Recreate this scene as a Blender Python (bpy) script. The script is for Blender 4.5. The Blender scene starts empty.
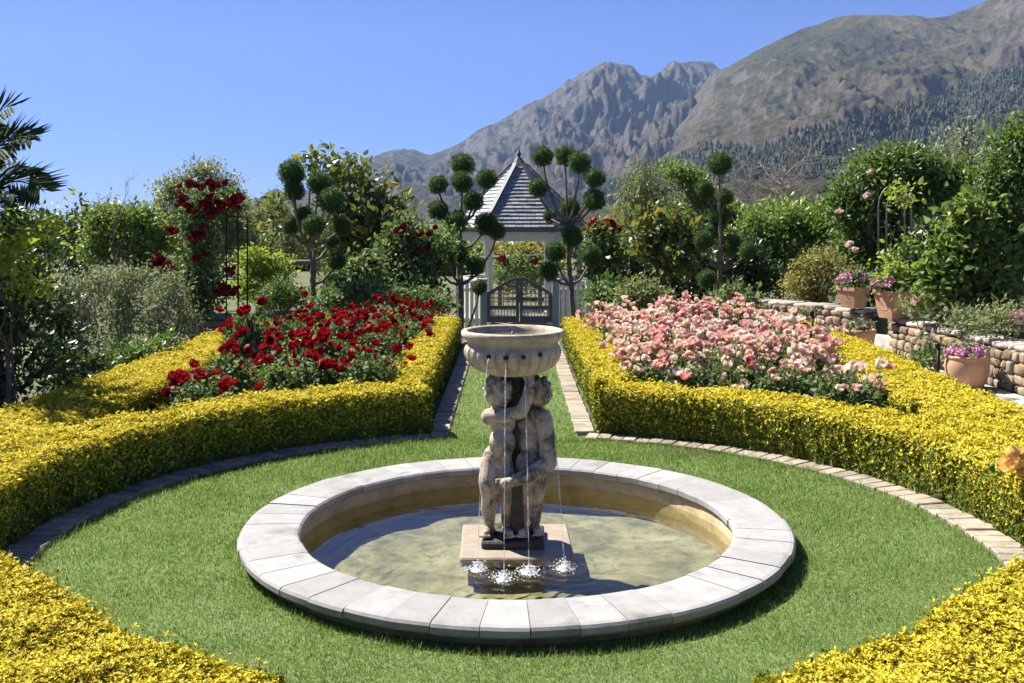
import bpy, bmesh, math, random
import numpy as np
from mathutils import Vector, Matrix

rng = np.random.default_rng(11)
random.seed(11)
PI = math.pi
F, CX, HZ, EYE = 1000.0, 512.0, 222.0, 1.887      # survey constants used only to lay the garden out
SC = bpy.context.scene
COL = SC.collection


def X(px, Y): return (px - CX) * Y / F
def Zz(py, Y): return EYE - (py - HZ) * Y / F
def at(px, py, Y): return np.array([X(px, Y), Y, Zz(py, Y)])


def sstep(a, b, x):
    t = np.clip((np.asarray(x, float) - a) / (b - a), 0, 1)
    return t * t * (3 - 2 * t)


WALL_Y = [0, 6, 9, 11.1, 14.3, 15.4, 17.3, 18.5]
WALL_X = [6.3, 5.9, 5.65, 5.55, 5.45, 5.4, 4.2, 4.0]


def gz(x, y):
    """height of the ground"""
    x = np.asarray(x, float); y = np.asarray(y, float)
    base = -0.4 * sstep(15, 22, y)
    xw = np.interp(y, WALL_Y, WALL_X) + 0.17
    terr = 0.46 * sstep(-0.06, 0.06, x - xw) * (1 - sstep(17.2, 20.5, y)) * (1 - sstep(14, 30, x)) * sstep(-6, 0, y)
    return base + terr


# ------------------------------------------------------------------ mesh building
class MB:
    def __init__(self):
        self.V = []; self.n = 0; self.L = []; self.T = []; self.M = []; self.S = []

    def add(self, V, Fc, mat=0, smooth=False):
        V = np.asarray(V, float).reshape(-1, 3); Fc = np.asarray(Fc, np.int64)
        if len(Fc) == 0: return
        self.V.append(V); self.L.append((Fc + self.n).ravel()); self.T.append(np.full(len(Fc), Fc.shape[1]))
        self.M.append(np.full(len(Fc), mat)); self.S.append(np.full(len(Fc), smooth)); self.n += len(V)

    def mesh(self, name, mats):
        me = bpy.data.meshes.new(name)
        V = np.concatenate(self.V); L = np.concatenate(self.L); T = np.concatenate(self.T)
        me.vertices.add(len(V)); me.vertices.foreach_set('co', V.astype(np.float32).ravel())
        me.loops.add(len(L)); me.loops.foreach_set('vertex_index', L.astype(np.int32))
        me.polygons.add(len(T))
        st = np.concatenate([[0], np.cumsum(T)[:-1]])
        me.polygons.foreach_set('loop_start', st.astype(np.int32))
        me.polygons.foreach_set('loop_total', T.astype(np.int32))
        for m in (mats if isinstance(mats, (list, tuple)) else [mats]): me.materials.append(m)
        me.polygons.foreach_set('material_index', np.concatenate(self.M).astype(np.int32))
        me.polygons.foreach_set('use_smooth', np.concatenate(self.S).astype(bool))
        me.update(calc_edges=True)
        return me

    def build(self, name, mats, parent=None, loc=None):
        return link(name, self.mesh(name, mats), parent, loc)

    # ---- shapes
    def tube(self, pts, rad, seg=8, mat=0, smooth=True, cap=True):
        pts = np.asarray(pts, float); n = len(pts)
        rad = np.broadcast_to(np.asarray(rad, float), (n,))
        t = np.gradient(pts, axis=0); t /= np.linalg.norm(t, axis=1)[:, None] + 1e-9
        ref = np.array([0, 0, 1.0]) if abs(t[0][2]) < 0.9 else np.array([1.0, 0, 0])
        V = []; a = np.arange(seg) * 2 * PI / seg
        u = np.cross(t[0], ref); u /= np.linalg.norm(u)
        for i in range(n):
            u = u - t[i] * np.dot(u, t[i]); u /= np.linalg.norm(u) + 1e-9
            w = np.cross(t[i], u)
            V.append(pts[i] + rad[i] * (np.cos(a)[:, None] * u + np.sin(a)[:, None] * w))
        V = np.concatenate(V); Fc = []
        for i in range(n - 1):
            for j in range(seg):
                k = (j + 1) % seg
                Fc.append((i * seg + j, i * seg + k, (i + 1) * seg + k, (i + 1) * seg + j))
        self.add(V, Fc, mat, smooth)
        if cap:
            m = len(V)
            b = self.n - m
            self.L.append(np.arange(seg)[::-1] + b); self.T.append(np.array([seg])); self.M.append(np.array([mat])); self.S.append(np.array([False]))
            self.L.append(np.arange(seg) + b + m - seg); self.T.append(np.array([seg])); self.M.append(np.array([mat])); self.S.append(np.array([False]))

    def box(self, c, s, mat=0, rz=0.0, bev=0.0, R=None):
        x, y, z = np.asarray(s, float) / 2
        if bev <= 0:
            V = np.array([[-x, -y, -z], [x, -y, -z], [x, y, -z], [-x, y, -z], [-x, -y, z], [x, -y, z], [x, y, z], [-x, y, z]])
            Fc = [(0, 3, 2, 1), (4, 5, 6, 7), (0, 1, 5, 4), (1, 2, 6, 5), (2, 3, 7, 6), (3, 0, 4, 7)]
            q = V
        else:
            bm = bmesh.new(); bmesh.ops.create_cube(bm, size=1)
            for v in bm.verts: v.co = Vector((v.co.x * 2 * x, v.co.y * 2 * y, v.co.z * 2 * z))
            bmesh.ops.bevel(bm, geom=list(bm.edges), offset=bev, segments=1, affect='EDGES')
            bm.verts.index_update()
            q = np.array([v.co[:] for v in bm.verts]); Fl = [[v.index for v in f.verts] for f in bm.faces]; bm.free()
        if R is None:
            cz, sz = math.cos(rz), math.sin(rz)
            R = np.array([[cz, -sz, 0], [sz, cz, 0], [0, 0, 1]])
        q = q @ np.asarray(R).T + np.asarray(c, float)
        if bev <= 0: self.add(q, Fc, mat)
        else:
            first = True
            for k in (3, 4, 5, 6, 7, 8):
                sel = [f for f in Fl if len(f) == k]
                if not sel: continue
                if first: self.add(q, sel, mat); first = False; base = self.n - len(q)
                else:
                    self.L.append(np.array(sel).ravel() + base); self.T.append(np.full(len(sel), k)); self.M.append(np.full(len(sel), mat)); self.S.append(np.full(len(sel), False))

    def ball(self, c, r, nu=16, nv=10, mat=0, R=None, smooth=True):
        r = np.broadcast_to(np.asarray(r, float), (3,))
        th = np.linspace(0, PI, nv + 1)[1:-1]; ph = np.arange(nu) * 2 * PI / nu
        V = [[0, 0, 1.0]]
        for t in th:
            for p in ph: V.append([math.sin(t) * math.cos(p), math.sin(t) * math.sin(p), math.cos(t)])
        V.append([0, 0, -1.0]); V = np.array(V) * r
        if R is not None: V = V @ np.asarray(R).T
        V = V + np.asarray(c, float)
        Q = []; T3 = []
        for j in range(nu): T3.append((0, 1 + j, 1 + (j + 1) % nu))
        for i in range(nv - 2):
            for j in range(nu):
                a = 1 + i * nu + j; b = 1 + i * nu + (j + 1) % nu
                Q.append((a, a + nu, b + nu, b))
        e = len(V) - 1; o = 1 + (nv - 2) * nu
        for j in range(nu): T3.append((e, o + (j + 1) % nu, o + j))
        self.add(V, Q, mat, smooth)
        base = self.n - len(V)
        self.L.append(np.array(T3).ravel() + base); self.T.append(np.full(len(T3), 3)); self.M.append(np.full(len(T3), mat)); self.S.append(np.full(len(T3), smooth))

    def lathe(self, prof, seg=48, c=(0, 0, 0), mat=0, fn=None, smooth=True, closed=False):
        prof = list(prof); n = len(prof); a = np.arange(seg) * 2 * PI / seg; V = []
        for i, (r, z) in enumerate(prof):
            rr = np.full(seg, r) if fn is None else fn(r, z, a, i)
            V.append(np.stack([rr * np.cos(a), rr * np.sin(a), np.full(seg, z)], 1))
        V = np.concatenate(V) + np.asarray(c, float); Fc = []
        for i in range(n if closed else n - 1):
            i2 = (i + 1) % n
            for j in range(seg):
                k = (j + 1) % seg
                Fc.append((i * seg + j, i * seg + k, i2 * seg + k, i2 * seg + j))
        self.add(V, Fc, mat, smooth)

    def grid(self, G, mat=0, smooth=True, wrap=False):
        G = np.asarray(G, float); a, b = G.shape[:2]
        idx = np.arange(a * b).reshape(a, b)
        if wrap: idx = np.concatenate([idx, idx[:, :1]], 1)
        q = np.stack([idx[:-1, :-1], idx[:-1, 1:], idx[1:, 1:], idx[1:, :-1]], -1).reshape(-1, 4)
        self.add(G.reshape(-1, 3), q, mat, smooth)

    def leaves(self, P, D, N, L, W, mat=0, fold=0.0, oval=False):
        """one leaf per row of P, growing along D, facing N"""
        n = len(P)
        if n == 0: return
        D = D / (np.linalg.norm(D, axis=1)[:, None] + 1e-9)
        S = np.cross(D, N); S /= np.linalg.norm(S, axis=1)[:, None] + 1e-9
        U = np.cross(S, D)
        L = np.broadcast_to(L, (n,))[:, None]; W = np.broadcast_to(W, (n,))[:, None]
        if oval:
            V = np.empty((n, 6, 3)); V[:, 0] = P; V[:, 3] = P + D * L - U * L * .06
            for i, (f, w, sg) in enumerate(((.30, .5, 1), (.68, .42, 1), (.68, .42, -1), (.30, .5, -1))): V[:, (1, 2, 4, 5)[i]] = P + D * L * f + S * W * w * sg + U * (W * fold + L * .05)
            self.add(V.reshape(-1, 3), np.arange(n * 6).reshape(n, 6), mat); return
        V = np.empty((n, 4, 3))
        V[:, 0] = P; V[:, 1] = P + D * L * .5 + S * W * .5 + U * W * fold
        V[:, 2] = P + D * L; V[:, 3] = P + D * L * .5 - S * W * .5 + U * W * fold
        self.add(V.reshape(-1, 3), np.arange(n * 4).reshape(n, 4), mat)


def link(name, me, parent=None, loc=None):
    o = bpy.data.objects.new(name, me); COL.objects.link(o)
    if parent is not None: o.parent = parent
    if loc is not None: o.location = loc
    return o


def tag(o, label=None, cat=None, group=None, kind=None):
    if label: o['label'] = label
    if cat: o['category'] = cat
    if group: o['group'] = group
    if kind: o['kind'] = kind
    return o


def thing(name, label, cat, loc=(0, 0, 0), rz=0.0, group=None):
    o = bpy.data.objects.new(name, None); COL.objects.link(o)
    o.location = [float(v) for v in loc]; o.rotation_euler = (0, 0, rz); o.empty_display_size = .1
    return tag(o, label, cat, group)


def runit(n):
    v = rng.normal(size=(n, 3)); return v / np.linalg.norm(v, axis=1)[:, None]


# value noise (numpy)
def _h(i, j, s):
    n = (i * 374761393 + j * 668265263 + s * 1442695041) & 0x7fffffff
    n = ((n ^ (n >> 13)) * 1274126177) & 0x7fffffff
    return ((n ^ (n >> 16)) & 0xffff) / 65535.0


def vnoise(x, y, s=0):
    x = np.asarray(x, float); y = np.asarray(y, float)
    i = np.floor(x).astype(np.int64); j = np.floor(y).astype(np.int64)
    u = x - i; v = y - j; u = u * u * (3 - 2 * u); v = v * v * (3 - 2 * v)
    return (_h(i, j, s) * (1 - u) + _h(i + 1, j, s) * u) * (1 - v) + (_h(i, j + 1, s) * (1 - u) + _h(i + 1, j + 1, s) * u) * v


def fbm(x, y, o=5, s=0, ridged=False):
    r = 0; a = .5; f = 1.0
    for k in range(o):
        n = vnoise(x * f, y * f, s + k * 17)
        if ridged: n = 1 - np.abs(2 * n - 1)
        r = r + a * n; a *= .5; f *= 2.03
    return r


# ------------------------------------------------------------------ materials
def nmat(name):
    m = bpy.data.materials.new(name); m.use_nodes = True
    nt = m.node_tree; b = nt.nodes['Principled BSDF']
    return m, nt, b


def ramp(nt, fac, cols, pos=None, interp='LINEAR'):
    r = nt.nodes.new('ShaderNodeValToRGB'); r.color_ramp.interpolation = interp
    el = r.color_ramp.elements
    n = len(cols); pos = pos or [i / (n - 1) for i in range(n)]
    while len(el) < n: el.new(.5)
    for e, c, p in zip(el, cols, pos): e.position = p; e.color = (*c, 1)
    nt.links.new(fac, r.inputs[0]); return r.outputs[0]


def noise(nt, scale, detail=4, rough=.6, coord='Object', vec=None, dist=0):
    n = nt.nodes.new('ShaderNodeTexNoise'); n.inputs['Scale'].default_value = scale; n.inputs['Detail'].default_value = detail
    n.inputs['Roughness'].default_value = rough; n.inputs['Distortion'].default_value = dist
    if vec is None:
        t = nt.nodes.new('ShaderNodeTexCoord'); vec = t.outputs[coord]
    nt.links.new(vec, n.inputs['Vector']); return n.outputs[0]


def mix(nt, fac, a, b, mode='MIX'):
    n = nt.nodes.new('ShaderNodeMix'); n.data_type = 'RGBA'; n.blend_type = mode
    for s, v in ((n.inputs[0], fac), (n.inputs[6], a), (n.inputs[7], b)):
        if isinstance(v, (int, float)): s.default_value = v
        elif isinstance(v, tuple): s.default_value = (*v, 1)
        else: nt.links.new(v, s)
    return n.outputs[2]


def bump(nt, b, h, strength=.4, dist=.02):
    n = nt.nodes.new('ShaderNodeBump'); n.inputs['Strength'].default_value = strength; n.inputs['Distance'].default_value = dist
    nt.links.new(h, n.inputs['Height']); nt.links.new(n.outputs[0], b.inputs['Normal'])


def leaf_mat(name, cols, transl=.3, rough=.45, nscale=1.5, amt=.35, spec=.42, thin=None):
    """every leaf (mesh island) gets its own tint; a broad noise makes yellower and greener clumps"""
    m, nt, b = nmat(name)
    g = nt.nodes.new('ShaderNodeNewGeometry')
    nz = noise(nt, nscale, 3)
    mm = nt.nodes.new('ShaderNodeMath'); mm.operation = 'MULTIPLY_ADD'; mm.inputs[1].default_value = amt * 2; mm.inputs[2].default_value = -amt
    nt.links.new(nz, mm.inputs[0])
    ad = nt.nodes.new('ShaderNodeMath'); ad.operation = 'ADD'; ad.use_clamp = True
    nt.links.new(g.outputs['Random Per Island'], ad.inputs[0]); nt.links.new(mm.outputs[0], ad.inputs[1])
    c = ramp(nt, ad.outputs[0], cols)
    nt.links.new(c, b.inputs['Base Color']); b.inputs['Roughness'].default_value = rough; b.inputs['Specular IOR Level'].default_value = spec
    tr = nt.nodes.new('ShaderNodeBsdfTranslucent'); nt.links.new(mix(nt, 1.0, c, (1.0, .98, .55), 'MULTIPLY') if thin is None else c, tr.inputs[0])
    mx = nt.nodes.new('ShaderNodeMixShader'); mx.inputs[0].default_value = transl
    nt.links.new(b.outputs[0], mx.inputs[1]); nt.links.new(tr.outputs[0], mx.inputs[2])
    nt.links.new(mx.outputs[0], nt.nodes['Material Output'].inputs[0])
    return m


def solid(name, c, rough=.6, metal=0.0, var=.25, nscale=8, bmp=.2, coord='Object', spec=.4):
    m, nt, b = nmat(name)
    n = noise(nt, nscale, 5, coord=coord)
    d = tuple(v * (1 - var) for v in c); l = tuple(min(1, v * (1 + var)) for v in c)
    nt.links.new(ramp(nt, n, [d, l], [.3, .7]), b.inputs['Base Color'])
    b.inputs['Roughness'].default_value = rough; b.inputs['Metallic'].default_value = metal; b.inputs['Specular IOR Level'].default_value = spec
    if bmp: bump(nt, b, noise(nt, nscale * 6, 4, coord=coord), bmp, .01)
    return m


def island_mat(name, cols, rough=.8, nscale=20, var=.25, bmp=.5, bdist=.01, stain=None):
    """each stone / brick / plank its own tint, plus wear"""
    m, nt, b = nmat(name)
    g = nt.nodes.new('ShaderNodeNewGeometry')
    c = ramp(nt, g.outputs['Random Per Island'], cols)
    n = noise(nt, nscale, 6, .7)
    c = mix(nt, 1.0, c, ramp(nt, n, [(1 - var,) * 3, (1 + var * .6,) * 3], [.3, .7]), 'MULTIPLY')
    if stain:
        s = noise(nt, stain[1], 4, .6)
        c = mix(nt, ramp(nt, s, [(0, 0, 0), (1, 1, 1)], [.55, .72]), c, stain[0])
    nt.links.new(c, b.inputs['Base Color']); b.inputs['Roughness'].default_value = rough; b.inputs['Specular IOR Level'].default_value = .3
    bump(nt, b, noise(nt, nscale * 3, 5, .7), bmp, bdist)
    return m


M = {}
M['gold'] = leaf_mat('golden_hedge_leaf', [(.36, .345, .033), (.57, .475, .03), (.64, .525, .04), (.69, .58, .08)], .18, .65, 1.2, .15, .12)
M['goldg'] = leaf_mat('green_shade_hedge_leaf', [(.05, .085, .014), (.10, .14, .02), (.20, .235, .028)], .12, .6, 1.2, .2, .12)  # green of older leaves, toned dark to paint extra shade onto the sides
M['twig'] = solid('hedge_twig', (.075, .07, .03), .9, var=.5, nscale=30)
M['hcore'] = solid('hedge_inner_foliage', (.16, .15, .025), .9, var=.45, nscale=45)
M['grass'] = leaf_mat('lawn_blade', [(0.0927, 0.185, 0.0412), (0.154, 0.273, 0.0618), (0.227, 0.34, 0.0927), (0.391, 0.391, 0.206)], .42, .6, 3.2, .45, .2)
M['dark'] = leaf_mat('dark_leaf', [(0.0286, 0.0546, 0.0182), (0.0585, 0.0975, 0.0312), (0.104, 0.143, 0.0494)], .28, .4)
M['mid'] = leaf_mat('mid_leaf', [(0.0675, 0.128, 0.0338), (0.121, 0.203, 0.0486), (0.189, 0.27, 0.0702)], 0.42, .45)
M['bright'] = leaf_mat('bright_leaf', [(.10, .17, .04), (.17, .25, .06), (.26, .34, .09)], 0.45, .4)
M['olive'] = leaf_mat('olive_leaf', [(0.117, 0.15, 0.052), (0.195, 0.227, 0.0845), (0.273, 0.312, 0.13)], 0.4, .5)
M['pale'] = leaf_mat('pale_leaf', [(0.143, 0.182, 0.078), (0.221, 0.26, 0.117), (0.325, 0.351, 0.169)], 0.4, .5)
M['grey'] = leaf_mat('grey_leaf', [(.14, .175, .10), (.22, .265, .15), (.32, .35, .22)], 0.35, .6)
M['lime'] = leaf_mat('lime_leaf', [(0.176, 0.264, 0.044), (0.286, 0.374, 0.055), (0.396, 0.462, 0.088)], 0.45, .45)
M['bronze'] = leaf_mat('bronze_leaf', [(.07, .11, .03), (.12, .17, .045), (.19, .23, .065), (.34, .29, .09)], 0.35, .35)
M['ochre'] = leaf_mat('ochre_leaf', [(0.196, 0.196, 0.063), (0.308, 0.28, 0.084), (0.392, 0.35, 0.112)], 0.4, .6)
M['topi'] = leaf_mat('topiary_needle', [(0.0375, 0.0813, 0.0275), (0.075, 0.144, 0.0438), (0.125, 0.206, 0.0625)], .3, .6, 2.5, .3, .15)
M['rosel'] = leaf_mat('rose_leaf', [(0.0625, 0.119, 0.05), (0.106, 0.181, 0.0688), (0.175, 0.25, 0.0938), (0.25, 0.288, 0.125)], .38, .55, 1.5, .2, .2)
M['palm'] = leaf_mat('palm_leaf', [(0.0224, 0.0504, 0.0224), (0.0392, 0.0728, 0.028), (0.0672, 0.101, 0.0336)], .15, .6, 1.5, .35, .04)
M['bark'] = solid('bark', (.17, .135, .10), .9, var=.4, nscale=10, bmp=.6)
M['barkd'] = solid('dark_bark', (.09, .075, .06), .9, var=.4, nscale=10, bmp=.6)
M['greyb'] = solid('grey_twig', (.22, .20, .17), .9, var=.3, nscale=10)
M['stem'] = solid('rose_stem', (.09, .11, .04), .7, var=.4, nscale=12)
M['iron'] = solid('black_iron', (.02, .02, .02), .5, .6, nscale=20)
M['iron2'] = solid('grey_iron', (.16, .15, .14), .5, .5, nscale=20)
M['terra'] = solid('terracotta', (.50, .29, .17), .85, var=.22, nscale=7, bmp=.3)
M['white'] = solid('white_paint', (.76, .745, .71), .5, var=.07, nscale=6, bmp=.1)
M['gate'] = solid('grey_painted_wood', (.17, .165, .155), .6, var=.2, nscale=10, bmp=.2)
M['gpost'] = solid('pale_grey_post', (.34, .39, .42), .6, var=.12, nscale=6, bmp=.1)
M['slate'] = island_mat('grey_roof_shingle', [(.19, .20, .21), (.26, .27, .28), (.33, .335, .34)], .5, 6, .2, .2)
M['lead'] = solid('grey_roof_metal', (.085, .09, .10), .6, .2, var=.15, nscale=4)
M['wood'] = island_mat('weathered_plank', [(.13, .11, .09), (.19, .16, .13)], .85, 12, .35, .4)
M['soil'] = solid('bed_soil', (.075, .055, .038), .95, var=.5, nscale=14, bmp=.8)
M['paving'] = solid('grey_paving', (.42, .40, .37), .9, var=.2, nscale=5, bmp=.3)


def rose_mat(name, cols, transl=.25):
    m, nt, b = nmat(name)
    oi = nt.nodes.new('ShaderNodeObjectInfo'); g = nt.nodes.new('ShaderNodeNewGeometry')
    c = ramp(nt, oi.outputs['Random'], cols)
    c2 = mix(nt, 1.0, c, ramp(nt, g.outputs['Random Per Island'], [(.8, .78, .76), (1.12, 1.1, 1.08)]), 'MULTIPLY')
    nt.links.new(c2, b.inputs['Base Color']); b.inputs['Roughness'].default_value = .6; b.inputs['Specular IOR Level'].default_value = .2
    tr = nt.nodes.new('ShaderNodeBsdfTranslucent'); nt.links.new(c2, tr.inputs[0])
    mx = nt.nodes.new('ShaderNodeMixShader'); mx.inputs[0].default_value = transl
    nt.links.new(b.outputs[0], mx.inputs[1]); nt.links.new(tr.outputs[0], mx.inputs[2])
    nt.links.new(mx.outputs[0], nt.nodes['Material Output'].inputs[0])
    return m


M['red'] = rose_mat('red_petal', [(.24, .003, .008), (.38, .005, .014), (.30, .004, .012), (.46, .012, .02)], .3)
M['maroon'] = rose_mat('maroon_petal', [(0.099, 0.0027, 0.0108), (0.171, 0.0045, 0.0144), (0.225, 0.0072, 0.018)], .25)
M['pink'] = rose_mat('pink_petal', [(.82, .46, .41), (.85, .64, .50), (.87, .77, .64), (.83, .56, .47), (.78, .34, .36), (.88, .82, .72), (.85, .56, .40), (.85, .70, .64)], .45)
M['palepink'] = rose_mat('pale_pink_petal', [(.82, .52, .52), (.85, .70, .66)], .25)
M['peach'] = rose_mat('peach_petal', [(.92, .58, .18), (.92, .66, .24)], .45)
M['mauve'] = leaf_mat('mauve_petal', [(.48, .14, .34), (.58, .24, .44), (.70, .42, .58)], .25, .6)
M['whitep'] = leaf_mat('white_petal', [(.75, .73, .66), (.8, .78, .74)], .25, .6)
# ------------------------------------------------------------------ ground, lawn, edging
PC = np.array([0.024, 5.955])                       # middle of the round pool
R_RIM, R_IN, R_LAWN, R_BRICK = 1.60, 1.26, 2.70, 2.905
PX0, PX1 = .562, .735                                # brick strips beside the straight lawn path


def ground():
    mb = MB()
    rr = np.concatenate([np.arange(1.47, 26, .16), np.geomspace(26.5, 7000, 60)])
    a = np.arange(480) * 2 * PI / 480
    Rr, A = np.meshgrid(rr, a, indexing='ij')
    x = PC[0] + Rr * np.cos(A); y = PC[1] + Rr * np.sin(A)
    z = gz(x, y) + (vnoise(x * 2, y * 2, 5) - .5) * .03 * sstep(4.2, 6, Rr) + (fbm(x / 40, y / 40, 3, 9) - .45) * 3 * sstep(60, 200, Rr)
    mb.grid(np.stack([x, y, z], -1), wrap=True)
    m, nt, b = nmat('garden_earth')
    n1 = noise(nt, .35, 5, .6); n2 = noise(nt, 5, 6, .7)
    c = ramp(nt, n2, [(.045, .035, .022), (.10, .08, .05), (.14, .115, .075)], [.3, .5, .75])
    g = ramp(nt, n2, [(.05, .075, .02), (.11, .14, .04)], [.3, .7])
    nt.links.new(mix(nt, ramp(nt, n1, [(0, 0, 0), (1, 1, 1)], [.42, .55]), c, g), b.inputs['Base Color'])
    b.inputs['Roughness'].default_value = .95; bump(nt, b, noise(nt, 30, 5, .7), .7, .03)
    tag(mb.build('ground', m), kind='structure')


def ring_pts(r0, r1, n):
    r = np.sqrt(rng.uniform(r0 * r0, r1 * r1, n)); a = rng.uniform(0, 2 * PI, n)
    return np.stack([PC[0] + r * np.cos(a), PC[1] + r * np.sin(a)], 1)


def lawn():
    mb = MB()
    r = np.linspace(1.50, R_LAWN + .03, 14); a = np.arange(180) * 2 * PI / 180
    Rr, A = np.meshgrid(r, a, indexing='ij')
    mb.grid(np.stack([PC[0] + Rr * np.cos(A), PC[1] + Rr * np.sin(A), np.full_like(Rr, .010)], -1), wrap=True)
    for (y0, y1) in ((PC[1] + 2.68, 17.6), (2.0, PC[1] - 2.68)):
        xs = np.linspace(-PX0 - .01, PX0 + .01, 6); ys = np.linspace(y0, y1, 30)
        Yg, Xg = np.meshgrid(ys, xs, indexing='ij')
        mb.grid(np.stack([Xg, Yg, gz(Xg, Yg) + .014], -1))
    m, nt, b = nmat('lawn_turf')
    n = noise(nt, 60, 4, .7)
    c = ramp(nt, n, [(.07, .11, .03), (.15, .21, .06), (.24, .25, .12)], [.3, .55, .8])
    nt.links.new(c, b.inputs['Base Color']); b.inputs['Roughness'].default_value = .95
    bump(nt, b, n, .8, .02)
    tag(mb.build('lawn', m), kind='structure')
    # blades
    def blades(P, L, W):
        n = len(P)
        z = gz(P[:, 0], P[:, 1]) + .008
        ph = rng.uniform(0, 2 * PI, n); lean = np.abs(rng.normal(.55, .35, n))
        D = np.stack([np.cos(ph) * np.sin(lean), np.sin(ph) * np.sin(lean), np.cos(lean)], 1)
        P3 = np.column_stack([P, z])
        S = np.stack([-np.sin(ph + rng.normal(0, .5, n)), np.cos(ph), np.zeros(n)], 1)
        V = np.empty((n, 3, 3)); V[:, 0] = P3 - S * (W / 2)[:, None]; V[:, 1] = P3 + S * (W / 2)[:, None]; V[:, 2] = P3 + D * L[:, None]
        return V.reshape(-1, 3), np.arange(n * 3).reshape(n, 3)
    g = MB()
    P = ring_pts(1.55, R_LAWN + .02, 420000)
    keep = rng.random(len(P)) < np.clip((4.2 / P[:, 1]) ** 1.3, .25, 1) * (.55 + .9 * fbm(P[:, 0] * 3, P[:, 1] * 3, 3, 3))
    P = P[keep]
    edge = np.hypot(P[:, 0] - PC[0], P[:, 1] - PC[1])
    tuft = 1 + 1.1 * (np.exp(-((edge - 1.6) / .06) ** 2) + .8 * np.exp(-((edge - R_LAWN) / .05) ** 2)) * rng.random(len(P))
    sc = .022 * np.exp(rng.normal(0, .3, len(P))) * tuft * (.7 + .6 * fbm(P[:, 0] * 2.2, P[:, 1] * 2.2, 3, 8)) * np.clip(P[:, 1] / 6, .85, 1.4)
    g.add(*blades(P, sc, .0042 * np.clip(P[:, 1] / 5, .8, 1.8)))
    P = np.column_stack([rng.uniform(-PX0, PX0, 45000), 8.5 + 9 * rng.random(45000) ** 1.5])
    g.add(*blades(P, .028 * np.exp(rng.normal(0, .3, len(P))), .007 * P[:, 1] / 9))
    P = np.column_stack([rng.uniform(-PX0, PX0, 30000), rng.uniform(2.6, 3.4, 30000)])
    P = P[np.hypot(P[:, 0] - PC[0], P[:, 1] - PC[1]) > R_LAWN]
    g.add(*blades(P, .024 * np.exp(rng.normal(0, .3, len(P))), np.full(len(P), .0042)))
    tag(g.build('grass', M['grass']), kind='stuff')


def bricks():
    mb = MB(); h = .05
    def arc(a0, a1):
        n = int(abs(a1 - a0) * 2.8 / .112)
        for i in range(n):
            a = a0 + (a1 - a0) * (i + .5) / n; rm = (R_LAWN + R_BRICK) / 2 + rng.normal(0, .004)
            c = (PC[0] + rm * math.cos(a), PC[1] + rm * math.sin(a), h / 2 - .012 + rng.normal(0, .0025))
            mb.box(c, (R_BRICK - R_LAWN, 2.8 * abs(a1 - a0) / n - .008, h), 0, a + rng.normal(0, .02), .006)
    ga = math.asin(.57 / 2.70)
    arc(PI / 2 + ga + .01, 3 * PI / 2 - ga - .01); arc(-PI / 2 + ga + .01, PI / 2 - ga - .01)
    for s in (-1, 1):
        for (y0, y1) in ((PC[1] + 2.66, 16.2), (2.0, PC[1] - 2.66)):
            n = int((y1 - y0) / .11)
            for i in range(n):
                y = y0 + (y1 - y0) * (i + .5) / n; x = s * (PX0 + PX1) / 2 + rng.normal(0, .003)
                if math.hypot(x - PC[0], y - PC[1]) < R_BRICK + .02 and abs(y - PC[1]) < 2.9:
                    if math.hypot(s * PX0 - PC[0], y - PC[1]) < R_BRICK - .02: continue
                mb.box((x, y, h / 2 - .014 + float(gz(x, y)) + rng.normal(0, .002)), (PX1 - PX0, .102, h), 0, rng.normal(0, .015), .006)
    m = island_mat('buff_brick', [(.24, .20, .15), (.32, .27, .20), (.38, .32, .235), (.29, .26, .215)], .9, 14, .35, .5, .006, ((.13, .13, .09), 2.5))
    tag(mb.build('brick_kerb', m), kind='structure')


# ------------------------------------------------------------------ hedges
def wob(p, k=1.0):
    x, y, z = p[:, 0], p[:, 1], p[:, 2]
    return k * (.55 * np.sin(x * 7.1 + 1.3 * np.sin(y * 5.3)) * np.sin(y * 6.3 + z * 5) + .45 * np.sin(x * 17 + z * 13) * np.sin(y * 15 + 2) + .5 * (vnoise(x * 9 + z * 4, y * 9, 4) - .5))


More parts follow.
